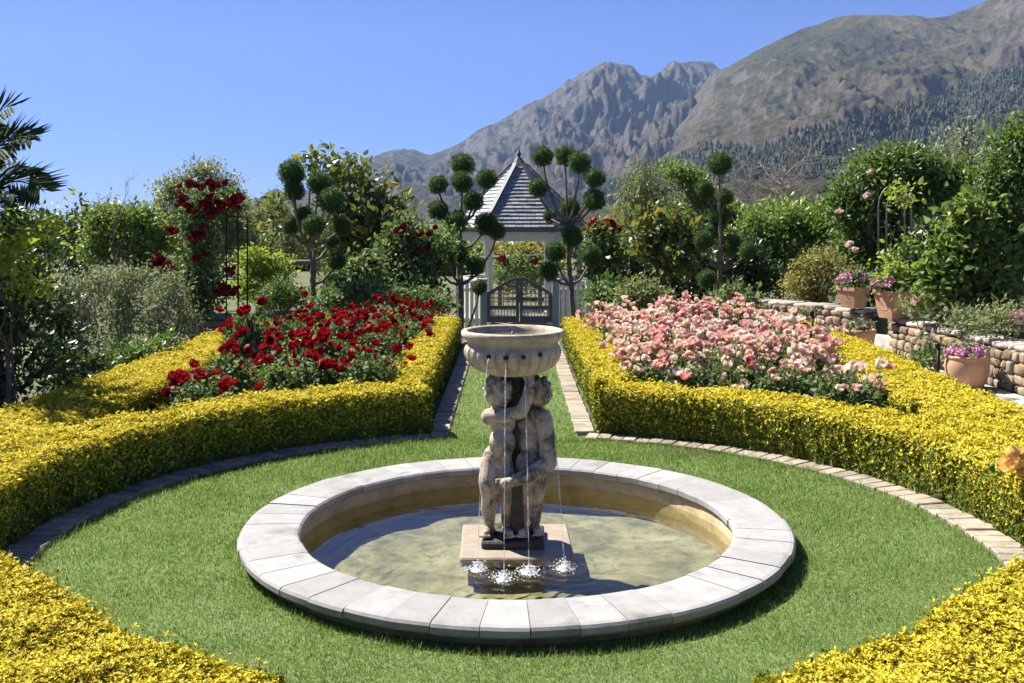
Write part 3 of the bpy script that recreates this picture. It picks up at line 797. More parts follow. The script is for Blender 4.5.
def plant(name, label, cat, Y, px, lobes_px, mat, n, leaf, aspect=.5, mode='leaf', trunk=.07, stems=1, bark='bark', group=None, per=14, cl=1.0, twigs=3, crown='crown', base=None, depth=.9):
    """tree or shrub at depth Y: lobes given by where the crown's lumps are seen, then given real size and depth"""
    bx = X(px, Y); bz = float(gz(bx, Y)) if base is None else base
    t = thing(name, label, cat, (bx, Y, bz), group=group)
    lb = []
    for l in lobes_px:
        p, q, rx = l[:3]; ry = l[3] if len(l) > 3 else rx
        R = rx * Y / F
        lb.append([X(p, Y) - bx, rng.normal(0, R * .25), Zz(q, Y) - bz, R, R * depth, ry * Y / F])
    lb = np.array(lb)
    mb = MB(); C = crown_leaves(mb, lb, n, leaf, aspect, mode, 0, per, cl)
    mb.build(crown, M[mat], t)
    mb = MB()
    low = lb[:, 2].min(); mid = np.average(lb[:, :3], axis=0, weights=lb[:, 3])
    for s in range(stems):
        b0 = np.array([rng.normal(0, trunk * 1.6) if stems > 1 else 0, rng.normal(0, trunk * 1.6) if stems > 1 else 0, -.05])
        fk = np.array([mid[0] * .5, mid[1] * .4, max(.12, (low + mid[2]) * (.42 if stems == 1 else .25))]) + rng.normal(0, trunk, 3)
        p = branch(mb, b0, fk, trunk, trunk * .72, .04, 10, 7)
        for i, l in enumerate(lb):
            if stems > 1 and i % stems != s: continue
            q = branch(mb, p[-1 - (i % 2)], l[:3] + np.array([0, 0, l[5] * .2]), trunk * .55, trunk * .2, .08, 7)
            near = np.argsort(np.linalg.norm(C - l[:3], axis=1) + rng.random(len(C)) * l[3])[:twigs * 3:3] if twigs else []
            for c in near: branch(mb, q[rng.integers(3, 6)], C[c], trunk * .16, trunk * .05, .1, 5, 5)
    mb.build('trunk' if stems == 1 else 'stem', M[bark], t)
    return t, lb, C


# ------------------------------------------------------------------ roses
def bloom_mesh(seed, mat, r=.05, full=0):
    """a rose seen as shells of cupped petals round a tight heart"""
    g = np.random.default_rng(seed); mb = MB()
    shells = ((.42, 4, 1.35, .75), (.62, 5, 1.15, .62), (.82, 6, .92, .56), (1.0, 7, .66, .52), (1.14, 7, .34, .46))[:4 + full]
    for k, (f, n, el1, hw) in enumerate(shells):
        for i in range(n):
            a0 = 2 * PI * (i + .5 * (k % 2)) / n + g.normal(0, .12); e1 = el1 + g.normal(0, .09); rr = r * f * g.uniform(.92, 1.06)
            G = np.zeros((5, 4, 3))
            for u in range(5):
                uu = u / 4; el = -1.0 + (e1 + 1.0) * uu; curl = 1 + (.14 if uu > .9 else 0) * f
                for v in range(4):
                    vv = (v / 3 - .5) * 2; an = a0 + vv * hw * (1.25 - .35 * uu) / max(.35, math.cos(el) ** .5)
                    R = rr * curl * (1 + .05 * abs(vv)) * (1 + g.normal(0, .02)); ell = el - (.16 * vv * vv if uu > .7 else 0)
                    G[u, v] = [R * math.cos(ell) * math.cos(an), R * math.cos(ell) * math.sin(an), R * (.80 * math.sin(ell) + .8)]
            mb.grid(G)
    mb.ball((0, 0, r * .85), (r * .26, r * .26, r * .38), 8, 6)
    return mb.mesh('rose_bloom', mat)


def bush_mesh(h, w, nl, leaf):
    """stems and leaves of one rose bush"""
    ms = MB(); ml = MB(); tips = []
    for k in range(9):
        a = rng.uniform(0, 2 * PI); rr = w * math.sqrt(rng.random()); hh = h * rng.uniform(.72, 1.0)
        p = branch(ms, (rng.normal(0, .03), rng.normal(0, .03), -.02), (rr * math.cos(a), rr * math.sin(a), hh), .009, .004, .06, 5)
        tips.append(p[-1])
        for j in range(2):
            b = p[3 + j] + np.array([rng.normal(0, w * .4), rng.normal(0, w * .4), h * rng.uniform(.1, .3)]); branch(ms, p[2 + j], b, .005, .003, .06, 4, 4); tips.append(b)
    lob = [[0, 0, h * .52, w, w, h * .44], [w * .3, 0, h * .66, w * .7, w * .7, h * .3], [-w * .3, w * .2, h * .6, w * .7, w * .7, h * .32]]
    crown_leaves(ml, lob, nl, leaf, .62, per=5, cl=.7)
    return ms.mesh('stem', M['stem']), ml.mesh('foliage', M['rosel']), tips


BUSH = None; BL = {}


def bloom_lib():
    global BUSH
    BUSH = [bush_mesh(.60, .30, 1300, .048) for _ in range(4)]
    for k in ('red', 'pink', 'maroon', 'palepink', 'peach'):
        BL[k] = [bloom_mesh(s + 10 * len(BL), M[k], .05, s % 2) for s in range(4)]


def add_bloom(t, kind, p, s, name='rose_bloom', tilt=.4):
    o = link(name, random.choice(BL[kind]), t, p)
    o.rotation_euler = (rng.normal(0, tilt) + .3, rng.normal(0, tilt), rng.uniform(0, 6.28)); o.scale = (s, s, s * rng.uniform(.8, 1.1))
    return o


def rose_bush(x, y, hs, kind, nb, label, group, bs, spread=.33, zr=(.36, .74), rz=None):
    st, fo, tips = random.choice(BUSH)
    t = thing('rose_bush', label, 'rose bush', (x, y, float(gz(x, y))), rng.uniform(0, 6.28) if rz is None else rz, group)
    a = link('stem', st, t); b = link('foliage', fo, t); a.scale = b.scale = (1, 1, hs)
    k = 0
    while k < nb:
        q = random.choice(tips); m = rng.integers(1, 4)
        f = min(1.0, .33 / (math.hypot(q[0], q[1]) + 1e-6)); c = np.array([q[0] * f + rng.normal(0, .05), q[1] * f + rng.normal(0, .05), q[2] * hs * rng.uniform(.86, 1.12) + .03])
        for _ in range(min(m, nb - k)):
            add_bloom(t, kind, c + rng.normal(0, .048, 3), bs * rng.uniform(.55, 1.2)); k += 1
    return t


def inbed(s, x, y):
    r = math.hypot(x - PC[0], y - PC[1])
    lim = 2.72 + .25 * float(sstep(9, 11.5, y)) if s < 0 else 2.92 + .62 * float(sstep(8.8, 12.5, y))
    return r > 3.80 and 1.33 < abs(x) < lim and y < 14.9


def roses():
    bloom_lib()
    g1, g2 = 'red rose bushes of the left bed', 'pink rose bushes of the right bed'
    def fill(s, sp, tries=6000):
        pts = []
        for _ in range(tries):
            x = s * rng.uniform(1.3, 3.6); y = rng.uniform(8.4, 14.9)
            if inbed(s, x, y) and all(math.hypot(x - a, y - b) > sp for a, b in pts): pts.append((x, y))
        return pts
    A = fill(-1, .50)
    for x, y in A:
        nb = int(rng.choice([8, 12, 16, 20, 24]))
        rose_bush(x, y, rng.uniform(.8, 1.15), 'red', nb + (4 if y > 11.5 else 0), 'leafy rose bush with crimson red blooms in the left bed', g1, rng.uniform(.68, .92))
    rose_bush(-2.88, 10.9, 1.5, 'red', 14, 'tallest red rose bush, its big blooms standing above the left bed', g1, 1.15)
    rose_bush(-2.78, 9.05, .9, 'red', 15, 'red rose bush at the near left corner of the left bed', g1, 1.05)
    B = fill(1, .43)
    for x, y in B:
        d = 34 if y > 9.5 else 20
        rose_bush(x, y, rng.uniform(.85, 1.12), 'pink', int(rng.integers(d - 2, d + 5)), 'low rose bush crowded with salmon pink and cream blooms in the right bed', g2, rng.uniform(.74, 1.0))
    for x, y in ((3.0, 8.85), (2.72, 8.7)):
        rose_bush(x, y, .72, 'pink', 5, 'sparse pink rose bush at the near right end of the pink bed' if x > 2.9 else 'small pink rose bush beside the near right end of the pink bed', g2, 1.2)
    # one peach rose nodding over the right-hand hedge
    c = at(1013, 463, 5.75)
    t = thing('peach_rose', 'single large peach rose nodding over the golden hedge at the right edge', 'rose', (c[0] + .25, 5.95, 0))
    q = c - np.array([c[0] + .25, 5.95, 0])
    mb = MB(); mb.tube([(0, 0, 0), (-.02, -.03, .3), (-.12, -.1, q[2] + .06), q + np.array([.02, 0, -.03])], [.006, .005, .004, .003], 6); mb.build('stem', M['stem'], t)
    ml = MB(); crown_leaves(ml, [[q[0] + .10, q[1] + .05, q[2] - .04, .07, .07, .06]], 30, .055, .6, per=3); ml.build('foliage', M['rosel'], t)
    for dx, dz, s in ((.01, 0, 1.2), (.06, .01, 1.1), (.015, .05, .85), (.06, -.05, .8)):
        o = add_bloom(t, 'peach', q + np.array([dx, -.01, dz - .03]), s); o.rotation_euler = (.75, -.35, s * 4)


# ------------------------------------------------------------------ topiary
def topiaries():
    balls = []
    for s in range(7):
        mb = MB(); n = 3400; v = runit(n)
        lump = 1 + .12 * np.sin(v[:, 0] * 6 + s) * np.sin(v[:, 1] * 5 + 2 * s) + .07 * np.sin(v[:, 2] * 9 + s) * np.sin(v[:, 0] * 8 + s * 2) + .05 * np.sin(v[:, 1] * 13 + s * 3) * np.sin(v[:, 2] * 11)
        P = v * (lump * (.80 + .16 * rng.random(n) ** .6 + .16 * (rng.random(n) < .035)))[:, None]
        D = v * .55 + runit(n) * .95
        L = .19 * np.exp(rng.normal(0, .33, n)); mb.leaves(P, D, runit(n), L, L * .24, 0)
        mb.ball((0, 0, 0), .78, 14, 9, 0); balls.append(mb.mesh('foliage_ball', [M['topi'], M['twig']]))
    def topi(label, Y, bpx, B, trunk, group='cloud-pruned pom-pom topiaries', tr=.06):
        bx = X(bpx, Y); bz = float(gz(bx, Y)); t = thing('topiary_tree', label, 'topiary', (bx, Y, bz), group=group)
        mb = MB()
        tp = [np.array([X(p, Y) - bx, rng.normal(0, .02), Zz(q, Y) - bz]) for p, q in trunk]; tp[0] = np.array([0, 0, -.05])
        tq = np.array(tp); ts = np.linspace(0, len(tq) - 1, 22); tt = np.stack([np.interp(ts, range(len(tq)), tq[:, i]) for i in range(3)], 1); tt[1:-1] += rng.normal(0, .009, (20, 3)); mb.tube(tt, np.linspace(tr, tr * .55, 22) * (1 + rng.normal(0, .06, 22)), 9)
        for (p, q, r) in B:
            R = r * Y / F * .90; c = np.array([X(p, Y) - bx, rng.normal(0, .28), Zz(q, Y) - bz])
            o = link('foliage_ball', random.choice(balls), t, c); o.scale = (R, R * rng.uniform(.9, 1.05), R * rng.uniform(.9, 1.02)); o.rotation_euler = (rng.normal(0, .5), rng.normal(0, .5), rng.uniform(0, 6))
            cand = [u for u in tp if u[2] < c[2] - .15] or [tp[0]]
            a = cand[-1] if c[2] > tp[-1][2] else min(cand, key=lambda u: abs(u[2] - (c[2] - .75 * abs(c[0] - u[0]) - .35)))
            m = (a + c) / 2 + np.array([(c[0] - a[0]) * .22, rng.normal(0, .04), -.06 * abs(c[0] - a[0])])
            mb.tube(np.array([a, a * .55 + m * .45 + np.array([(c[0] - a[0]) * .12, 0, -.02]), m * .6 + c * .4 + np.array([(c[0] - a[0]) * .06, 0, 0]), c]), [tr * .5, tr * .44, tr * .36, tr * .3], 7)
        mb.build('trunk', M['bark'], t)
    topi('pom-pom topiary with bare forked trunk standing left behind the red roses', 17.5, 313,
         [(289, 172, 14), (292, 190, 11.5), (315, 182, 13), (331.5, 200, 15), (302, 216, 10.5), (289, 225, 10), (320, 225, 11.5), (339, 226, 11), (334, 261, 10.5), (327, 240, 9)], [(313, 308), (313, 285), (312, 262), (308, 245)])
    topi('pom-pom topiary close to the left corner of the gazebo', 20, 461,
         [(462, 164, 12.5), (438, 184.5, 10.5), (463, 183, 11.5), (486, 177.6, 11.3), (473, 201, 11.5), (438.5, 210.5, 10.5), (458.4, 221.6, 12), (486, 223.7, 12), (497, 231, 9.5), (457, 254.5, 11.5), (437.5, 267.4, 9.5), (476, 265, 10.5), (479, 287.6, 8.8), (446, 247, 8)], [(461, 318), (461, 285), (460, 250), (461, 225)])
    topi('pom-pom topiary in front of the right side of the gazebo', 20, 573,
         [(543, 156, 11.5), (566, 154.6, 11), (577.6, 164, 12), (594.5, 178, 11), (538, 187, 10.5), (593.6, 200, 12), (570.5, 208, 11), (572, 236, 11.5), (555, 251.4, 10.5), (549, 271, 10.5), (550.6, 216, 7.5), (592, 256, 11)], [(573, 316), (571, 285), (569, 258), (568, 225)])
    topi('slim tall pom-pom topiary standing behind the pink roses', 19, 717,
         [(718.5, 164, 12.5), (708, 188.6, 10), (721, 215, 12), (725, 197, 9), (706.5, 278.7, 10), (731, 244, 11), (741, 250, 9), (704, 240, 10), (716, 230, 9)], [(719, 304), (720, 270), (721, 245), (720, 215), (719, 185)], tr=.05)


# ------------------------------------------------------------------ palm at the left edge
def palm():
    Y = 9.2; bx = X(-28, Y); t = thing('palm_tree', 'dark palm with split fronds rising at the left edge against the sky', 'palm', (bx, Y, 0))
    mb = MB(); mb.tube([(0, 0, -.1), (.02, 0, .8), (.0, .02, 1.5), (.03, 0, 2.0)], [.14, .11, .10, .09], 12)
    for k in range(9): mb.tube([(.02, 0, .3 + k * .17), (.02, 0, .34 + k * .17)], [.135, .115], 12)
    mb.build('trunk', M['barkd'], t)
    def frond(tip, mid, wid):
        o = np.array([.03, 0, 1.9]); tip = np.array([X(tip[0], Y) - bx, tip[2], Zz(tip[1], Y)]); mid = np.array([X(mid[0], Y) - bx, mid[2], Zz(mid[1], Y)])
        s = np.linspace(0, 1, 34)[:, None]; p = (1 - s) ** 2 * o + 2 * s * (1 - s) * mid + s * s * tip
        m = MB(); m.tube(p[::5], np.linspace(.022, .005, len(p[::5])), 6)
        tg = np.gradient(p, axis=0); tg /= np.linalg.norm(tg, axis=1)[:, None]
        side = np.cross(tg, [0, -.75, .65]); side /= np.linalg.norm(side, axis=1)[:, None]
        for sg in (1, -1):
            k = slice(7, 34); L = wid * (.40 + .75 * np.sin(np.linspace(.35, PI * .90, 27))) * (1 + rng.normal(0, .08, 27))
            D = side[k] * sg + tg[k] * .85 + np.array([0, 0, -.15 - (.25 if sg < 0 else 0)]) + rng.normal(0, .07, (27, 3))
            for j in range(1):
                Q = p[k]
                m.leaves(Q, D + rng.normal(0, .05, D.shape), np.cross(tg[k], side[k]), L, .040, 0, .3)
        m.build('frond', M['palm'], t)
    frond((20, 108, -.2), (-30, 120, 0), .30); frond((44, 138, -.3), (-20, 140, -.1), .34); frond((60, 190, -.4), (10, 165, -.2), .36)
    frond((38, 228, -.7), (20, 170, -.4), .30); frond((-60, 90, .2), (-40, 95, 0), .34); frond((-100, 130, -.3), (-70, 110, 0), .36); frond((-90, 200, .4), (-80, 140, .2), .34); frond((10, 180, .6), (-10, 130, .4), .3)
    frond((8, 126, .4), (-26, 125, .2), .26); frond((22, 168, -.9), (-5, 160, -.5), .30)


def bare_tree(name, label, Y, px, top, wid, mat='greyb', n=14, group=None, r=.05):
    bx = X(px, Y); bz = float(gz(bx, Y)); t = thing(name, label, 'tree', (bx, Y, bz), group=group)
    H = Zz(top, Y) - bz; W = wid * Y / F; mb = MB()
    p = branch(mb, (0, 0, -.05), (rng.normal(0, .1), 0, H * .9), r, r * .3, .03, 8, 10)
    for k in range(n):
        a = p[rng.integers(3, 10)]; b = a + np.array([rng.normal(0, W * .7), rng.normal(0, W * .5), H * rng.uniform(.08, .35)])
        q = branch(mb, a, b, r * .35, r * .12, .08, 5)
        for j in range(5):
            c = q[rng.integers(2, 6)]; w = branch(mb, c, c + np.array([rng.normal(0, W * .3), rng.normal(0, W * .3), H * rng.uniform(.02, .16)]), r * .14, r * .06, .1, 4, 4)
            for _ in range(3): c2 = w[rng.integers(1, 4)]; branch(mb, c2, c2 + np.array([rng.normal(0, W * .13), rng.normal(0, W * .13), H * rng.uniform(.0, .07)]), r * .07, r * .035, .1, 3, 3)
    mb.build('trunk', M[mat], t)
    return t


def vegetation():
    palm()
    P = plant
    # left
    P('leafy_sapling', 'light green feathery sapling in front of the palm at the left edge', 'sapling', 8.7, 8, [(15, 235, 26, 11), (42, 228, 14, 7), (5, 262, 20, 9), (28, 288, 18, 8), (-20, 245, 25, 12)], 'lime', 1500, .06, .45, trunk=.012, stems=3, bark='barkd', per=9)
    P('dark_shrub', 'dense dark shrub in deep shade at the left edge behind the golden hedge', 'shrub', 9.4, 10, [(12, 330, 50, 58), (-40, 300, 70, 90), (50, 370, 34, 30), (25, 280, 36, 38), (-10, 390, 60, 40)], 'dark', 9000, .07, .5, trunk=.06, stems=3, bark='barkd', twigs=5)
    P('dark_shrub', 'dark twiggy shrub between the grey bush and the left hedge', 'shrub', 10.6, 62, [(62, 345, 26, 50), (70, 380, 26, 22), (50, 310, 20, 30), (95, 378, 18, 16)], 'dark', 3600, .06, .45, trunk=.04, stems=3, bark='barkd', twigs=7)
    for i, (px, lb, lab) in enumerate(((85, [(80, 325, 34, 44), (70, 360, 30, 30), (98, 290, 26, 26), (66, 300, 18, 26)], 'loose grey-green shrub with thin bare twigs nearest the dark shade'),
                                     (122, [(120, 318, 34, 48), (112, 355, 34, 30), (136, 284, 26, 24), (112, 284, 18, 18)], 'middle grey-green shrub above the outer left hedge'),
                                     (160, [(158, 325, 26, 46), (162, 352, 26, 24), (172, 294, 20, 30), (186, 330, 14, 30)], 'grey-green shrub beside the rose arch planter'))):
        P('grey_shrub', lab, 'shrub', 12.8 + .5 * i, px, lb, 'grey', 5600, .050, .42, trunk=.03, stems=5, bark='greyb', twigs=9, group='grey-green shrubs left of the rose arch')
    P('flowering_shrub', 'low shrub with glossy leaves and small white flowers under the grey shrubs', 'shrub', 11.6, 110, [(95, 375, 22, 16), (130, 362, 24, 16), (60, 392, 20, 14), (160, 350, 16, 14)], 'mid', 2600, .06, .55, trunk=.03, stems=4)
    bare_tree('bare_tree', 'thin bare-twigged tree against the sky beside the palm', 15, 108, 208, 24, 'barkd', 9, r=.018)
    P('conifer_tree', 'distant dark conifer rising above the left skyline', 'tree', 34, 86, [(86, 208, 9, 12), (84, 225, 16, 14), (82, 245, 20, 14)], 'dark', 2400, .22, .35, 'droop', trunk=.2)
    P('leafy_tree', 'rounded sunny green tree left of the tall pale tree', 'tree', 21, 128, [(110, 228, 27, 24), (138, 230, 28, 26), (124, 256, 36, 24), (158, 246, 20, 28), (97, 252, 20, 22), (140, 282, 30, 20)], 'bright', 16000, .092, .48, trunk=.13)
    P('leafy_tree', 'tall pale olive tree behind the rose arch', 'tree', 25, 192, [(178, 198, 24, 26), (203, 176, 20, 15), (226, 196, 17, 24), (165, 228, 22, 26), (205, 224, 34, 34), (236, 240, 18, 22), (188, 262, 36, 22)], 'pale', 17000, .095, .42, trunk=.16)
    P('leafy_tree', 'slender grey-green tree between the rose arch and first topiary', 'tree', 26, 268, [(248, 226, 20, 22), (275, 214, 15, 26), (290, 252, 18, 28), (255, 258, 24, 22), (236, 205, 10, 12), (272, 275, 24, 18)], 'pale', 8000, .09, .4, trunk=.1, twigs=8, bark='greyb')
    P('sunny_shrub', 'yellow-green shrub glowing just right of the rose arch', 'shrub', 19.5, 258, [(255, 262, 15, 13), (265, 285, 20, 17), (244, 290, 13, 15), (278, 268, 10, 10)], 'lime', 4600, .08, .5, trunk=.04, stems=3)
    P('round_bush', 'low dark round bush left of the first topiary trunk', 'bush', 18.2, 285, [(282, 296, 20, 15), (272, 302, 16, 11), (296, 303, 13, 9)], 'mid', 3000, .07, .4, trunk=.04, stems=3)
    P('low_shrub', 'low glossy shrub below the bronze magnolia', 'shrub', 17, 352, [(345, 300, 22, 11), (368, 296, 20, 13), (330, 304, 14, 8)], 'rosel', 2600, .075, .5, trunk=.03, stems=3)
    P('low_shrub', 'low glossy shrub left of the second topiary', 'shrub', 17.4, 410, [(398, 300, 20, 12), (424, 303, 18, 10), (440, 306, 10, 8)], 'rosel', 2600, .075, .5, trunk=.03, stems=3)
    P('magnolia_tree', 'bronze-leaved tree with big leaves rising right of the first topiary', 'tree', 20.5, 356, [(350, 178, 13, 12), (374, 200, 13, 11), (338, 206, 12, 13), (362, 226, 20, 15), (391, 216, 11, 9), (343, 246, 20, 18), (382, 246, 17, 17), (396, 238, 8, 10)], 'bronze', 1700, .19, .5, trunk=.07, per=8, cl=.8)
    P('magnolia_tree', 'bronze-leaved tree showing over the top of the first topiary', 'tree', 21, 322, [(322, 164, 10, 6), (340, 172, 8, 6), (276, 210, 7, 7), (272, 228, 7, 8), (334, 188, 8, 8)], 'bronze', 420, .17, .5, trunk=.06, per=8, cl=.8)
    # climbing and shrub roses
    def shrubrose(label, Y, px, lb, n, pts, kind='maroon', s=1.5, mat='rosel'):
        t, l, C = P('rose_shrub', label, 'rose shrub', Y, px, lb, mat, n, .10, .55, trunk=.035, stems=4)
        o = np.array(t.location)
        for (p, q) in pts:
            c = at(p, q, Y - .5 * l[:, 4].max()) - o
            for k in range(3): add_bloom(t, kind, c + rng.normal(0, .05, 3), s * rng.uniform(.75, 1.1))
    shrubrose('tall dark rose shrub with scattered red blooms left of the gazebo', 19, 402, [(400, 250, 26, 24), (428, 258, 18, 24), (415, 284, 28, 18), (386, 280, 22, 20), (440, 242, 11, 11), (405, 228, 12, 9)], 5200,
              [(405, 226), (399, 230), (418, 234), (432, 236), (440, 268), (428, 280), (392, 262), (445, 300), (410, 262), (424, 246), (380, 276), (436, 294)], 'maroon', 1.1)
    shrubrose('rose shrub with a few red blooms under the bronze magnolia', 18.3, 350, [(352, 285, 18, 14), (366, 272, 14, 14), (335, 282, 12, 12)], 2000, [(355, 280), (352, 292), (361, 284), (372, 262)], 'maroon', 1.3)
    shrubrose('tall red rose shrub right of the gazebo roof', 22.5, 602, [(600, 240, 17, 15), (614, 252, 14, 16), (598, 264, 18, 16), (608, 282, 20, 16)], 3600, [(590, 226), (598, 223), (606, 225), (596, 231), (613, 228), (612, 224), (600, 236), (617, 231), (586, 231), (605, 232), (610, 236), (608, 262), (596, 258)], 'red', 1.25)
    shrubrose('small red rose shrub at the back right corner of the pink bed', 16.2, 738, [(735, 303, 12, 9), (744, 308, 10, 7)], 700, [(732, 297), (738, 302), (741, 298)], 'red', 1.15)
    # right of the gazebo
    P('feathery_tree', 'feathery olive-green tree with drooping sprays right of the gazebo', 'tree', 26, 645, [(640, 190, 19, 32), (625, 230, 26, 34), (655, 215, 20, 38), (644, 166, 8, 13), (610, 246, 16, 20), (672, 240, 16, 30), (640, 262, 34, 22)], 'olive', 16000, .13, .22, 'droop', trunk=.16, per=16, cl=1.2)
    P('leafy_tree', 'bright green tree peeping over the feathery tree', 'tree', 29, 694, [(690, 182, 16, 13), (673, 174, 10, 9), (702, 200, 17, 17), (732, 222, 20, 18), (712, 228, 22, 20)], 'bright', 8000, .115, .5, trunk=.15)
    P('magnolia_tree', 'yellowish broad-leaved small tree left of the slim topiary', 'tree', 21, 668, [(665, 224, 17, 15), (650, 246, 20, 14), (688, 240, 17, 15), (675, 262, 22, 17), (648, 228, 10, 9)], 'bronze', 1700, .16, .5, trunk=.07, per=8, cl=.8, bark='barkd')
    P('low_shrub', 'pale green low shrub between the gazebo and the pink roses', 'shrub', 17.3, 640, [(640, 296, 20, 12), (655, 302, 16, 8), (626, 302, 12, 8)], 'pale', 2500, .075, .5, trunk=.03, stems=3)
    P('low_shrub', 'dark low shrub beside the white gazebo panels', 'shrub', 18.2, 606, [(603, 296, 14, 11), (616, 292, 12, 12)], 'mid', 1600, .08, .5, trunk=.03, stems=3)
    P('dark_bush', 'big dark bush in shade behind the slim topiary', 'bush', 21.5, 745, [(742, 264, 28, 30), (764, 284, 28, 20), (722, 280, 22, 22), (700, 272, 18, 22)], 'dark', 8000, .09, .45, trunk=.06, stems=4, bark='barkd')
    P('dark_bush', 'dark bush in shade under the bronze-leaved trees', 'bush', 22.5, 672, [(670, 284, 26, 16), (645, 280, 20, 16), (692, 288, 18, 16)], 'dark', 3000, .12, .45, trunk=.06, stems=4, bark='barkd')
    P('leafy_bush', 'sunlit bright green bush left of the large rose-covered bush', 'bush', 22.8, 782, [(764, 236, 21, 15), (790, 226, 19, 17), (746, 240, 16, 16), (814, 240, 20, 27), (780, 260, 28, 20), (822, 215, 10, 12), (756, 222, 10, 10)], 'bright', 15000, .09, .45, trunk=.08, stems=3)
    P('ochre_shrub', 'ochre-green rounded shrub behind the far end of stone wall', 'shrub', 17.8, 815, [(812, 277, 26, 24), (815, 298, 26, 12), (795, 286, 18, 16), (838, 274, 14, 20), (822, 260, 12, 10)], 'ochre', 5200, .07, .4, trunk=.04, stems=5)
    t, l, C = P('climbing_rose', 'huge rounded bush overgrown with climbing roses behind the iron arch', 'rose bush', 19.5, 895, [(880, 190, 36, 38), (918, 184, 34, 36), (858, 220, 26, 38), (900, 232, 44, 42), (944, 205, 24, 42), (882, 262, 38, 26), (850, 258, 18, 28), (930, 255, 30, 30), (905, 164, 28, 16), (846, 205, 18, 30), (960, 180, 16, 24), (890, 170, 40, 24)], 'mid', 32000, .088, .5, trunk=.12, stems=3)
    for p, q in ((872, 173), (839, 213), (851, 244), (866, 196), (912, 198), (858, 252)):
        c = at(p, q, 18.55) - np.array(t.location)
        for k in range(2): add_bloom(t, 'palepink', c + rng.normal(0, .04, 3), 1.0)
    P('slender_tree', 'thin grey-green twiggy tree behind the rose-covered bush', 'tree', 22, 962, [(964, 148, 10, 18), (942, 160, 14, 14), (955, 175, 16, 20), (972, 130, 6, 8)], 'grey', 1500, .12, .35, trunk=.08, twigs=9, bark='barkd')
    P('tall_hedge_tree', 'tall densely leaved dark green tree at the right edge', 'tree', 13.2, 1020, [(1008, 188, 30, 62), (1050, 170, 40, 72), (1000, 240, 24, 44), (1022, 140, 18, 24), (990, 195, 12, 30), (1042, 260, 44, 52), (1080, 220, 40, 80)], 'mid', 17000, .075, .5, trunk=.12, per=12)
    P('broadleaf_shrub', 'large-leaved bright green shrub above the near stone wall', 'shrub', 12.9, 958, [(960, 262, 26, 38), (986, 272, 24, 34), (946, 292, 20, 24), (970, 222, 13, 22), (938, 278, 12, 18), (992, 300, 20, 18)], 'bright', 6600, .105, .50, trunk=.06, stems=4, per=8, cl=.7)
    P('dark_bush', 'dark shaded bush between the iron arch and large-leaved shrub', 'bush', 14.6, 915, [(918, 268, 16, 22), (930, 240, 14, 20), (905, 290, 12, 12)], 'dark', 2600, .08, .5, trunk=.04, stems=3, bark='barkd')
    P('arch_climber', 'young light green climber growing through the grey iron arch', 'climber', 16.2, 903, [(908, 276, 10, 22), (898, 268, 6, 12), (901, 196, 5, 6), (914, 250, 5, 12)], 'lime', 800, .10, .5, trunk=.02, stems=3, per=7)
    P('low_shrub', 'low dark shrub behind the square pots on the terrace', 'shrub', 17.0, 868, [(866, 292, 18, 14), (880, 298, 14, 10), (852, 290, 12, 12)], 'mid', 2600, .08, .5, trunk=.03, stems=3)
    def wallrose(label, Y, px, lb, pts, kind):
        t, l, C = P('rose_shrub', label, 'rose shrub', Y, px, lb, 'pale', 900, .06, .45, trunk=.015, stems=4)
        for p, q in pts:
            c = at(p, q, Y - .15) - np.array(t.location)
            add_bloom(t, kind, c, 1.3)
    wallrose('grey-leaved rose shrub with big pale pink bloom on the wall at the right edge', 11.6, 1008, [(1002, 318, 16, 11), (1020, 322, 14, 12), (985, 324, 12, 8)], [(1017, 325), (1022, 319), (1015, 319)], 'palepink')
    wallrose('low rose shrub with cream blooms right of the terracotta pots on the wall', 13.2, 924, [(922, 305, 13, 9), (935, 310, 10, 7), (912, 309, 9, 7)], [(917, 305), (926, 299), (930, 308)], 'palepink')
    P('low_shrub', 'small grey-green shrub on the wall between the cream and pink roses', 'shrub', 12.2, 962, [(960, 320, 16, 8), (975, 322, 12, 7)], 'grey', 900, .06, .4, trunk=.015, stems=3)
    P('low_shrub', 'dark leafy plant growing at the foot of the stone wall beside the round pot', 'shrub', 12.0, 932, [(930, 358, 10, 9), (922, 364, 8, 7), (938, 352, 6, 7)], 'rosel', 600, .06, .5, trunk=.015, stems=3)
    bare_tree('bare_tree', 'wide bare grey tree on the slope below the pine forest', 58, 785, 168, 62, 'greyb', 46, r=.10)
    bare_tree('bare_tree', 'smaller bare grey tree left of the wide bare one', 60, 748, 182, 40, 'greyb', 26, r=.09)
    # belt of trees beyond the garden
    names = ('mid', 'olive', 'bright', 'dark', 'pale')
    pos = [(-70, 225), (-20, 228), (40, 222), (70, 236), (160, 222), (215, 224), (262, 226), (300, 232), (345, 232), (392, 232), (440, 240), (485, 246), (530, 246), (575, 240), (622, 222), (690, 216), (735, 214), (786, 206), (835, 204), (880, 196), (985, 190), (1050, 182), (1110, 180)]
    marks = ('beyond the palm at the far left', 'behind the left sapling', 'below the bare twigs at left', 'right of the bare-twigged tree', 'behind the rounded sunny tree', 'behind the rose arch', 'left of the first topiary', 'behind the first topiary', 'behind the bronze tree', 'behind the dark rose shrub', 'behind the second topiary', 'seen through the gazebo left', 'seen through the gazebo right', 'behind the third topiary', 'behind the feathery tree', 'behind the yellowish small tree', 'behind the slim topiary', 'under the bare grey tree', 'right of the bare grey tree', 'behind the rose-covered bush', 'behind the twiggy thin tree', 'at the far right edge', 'beyond the far right edge')
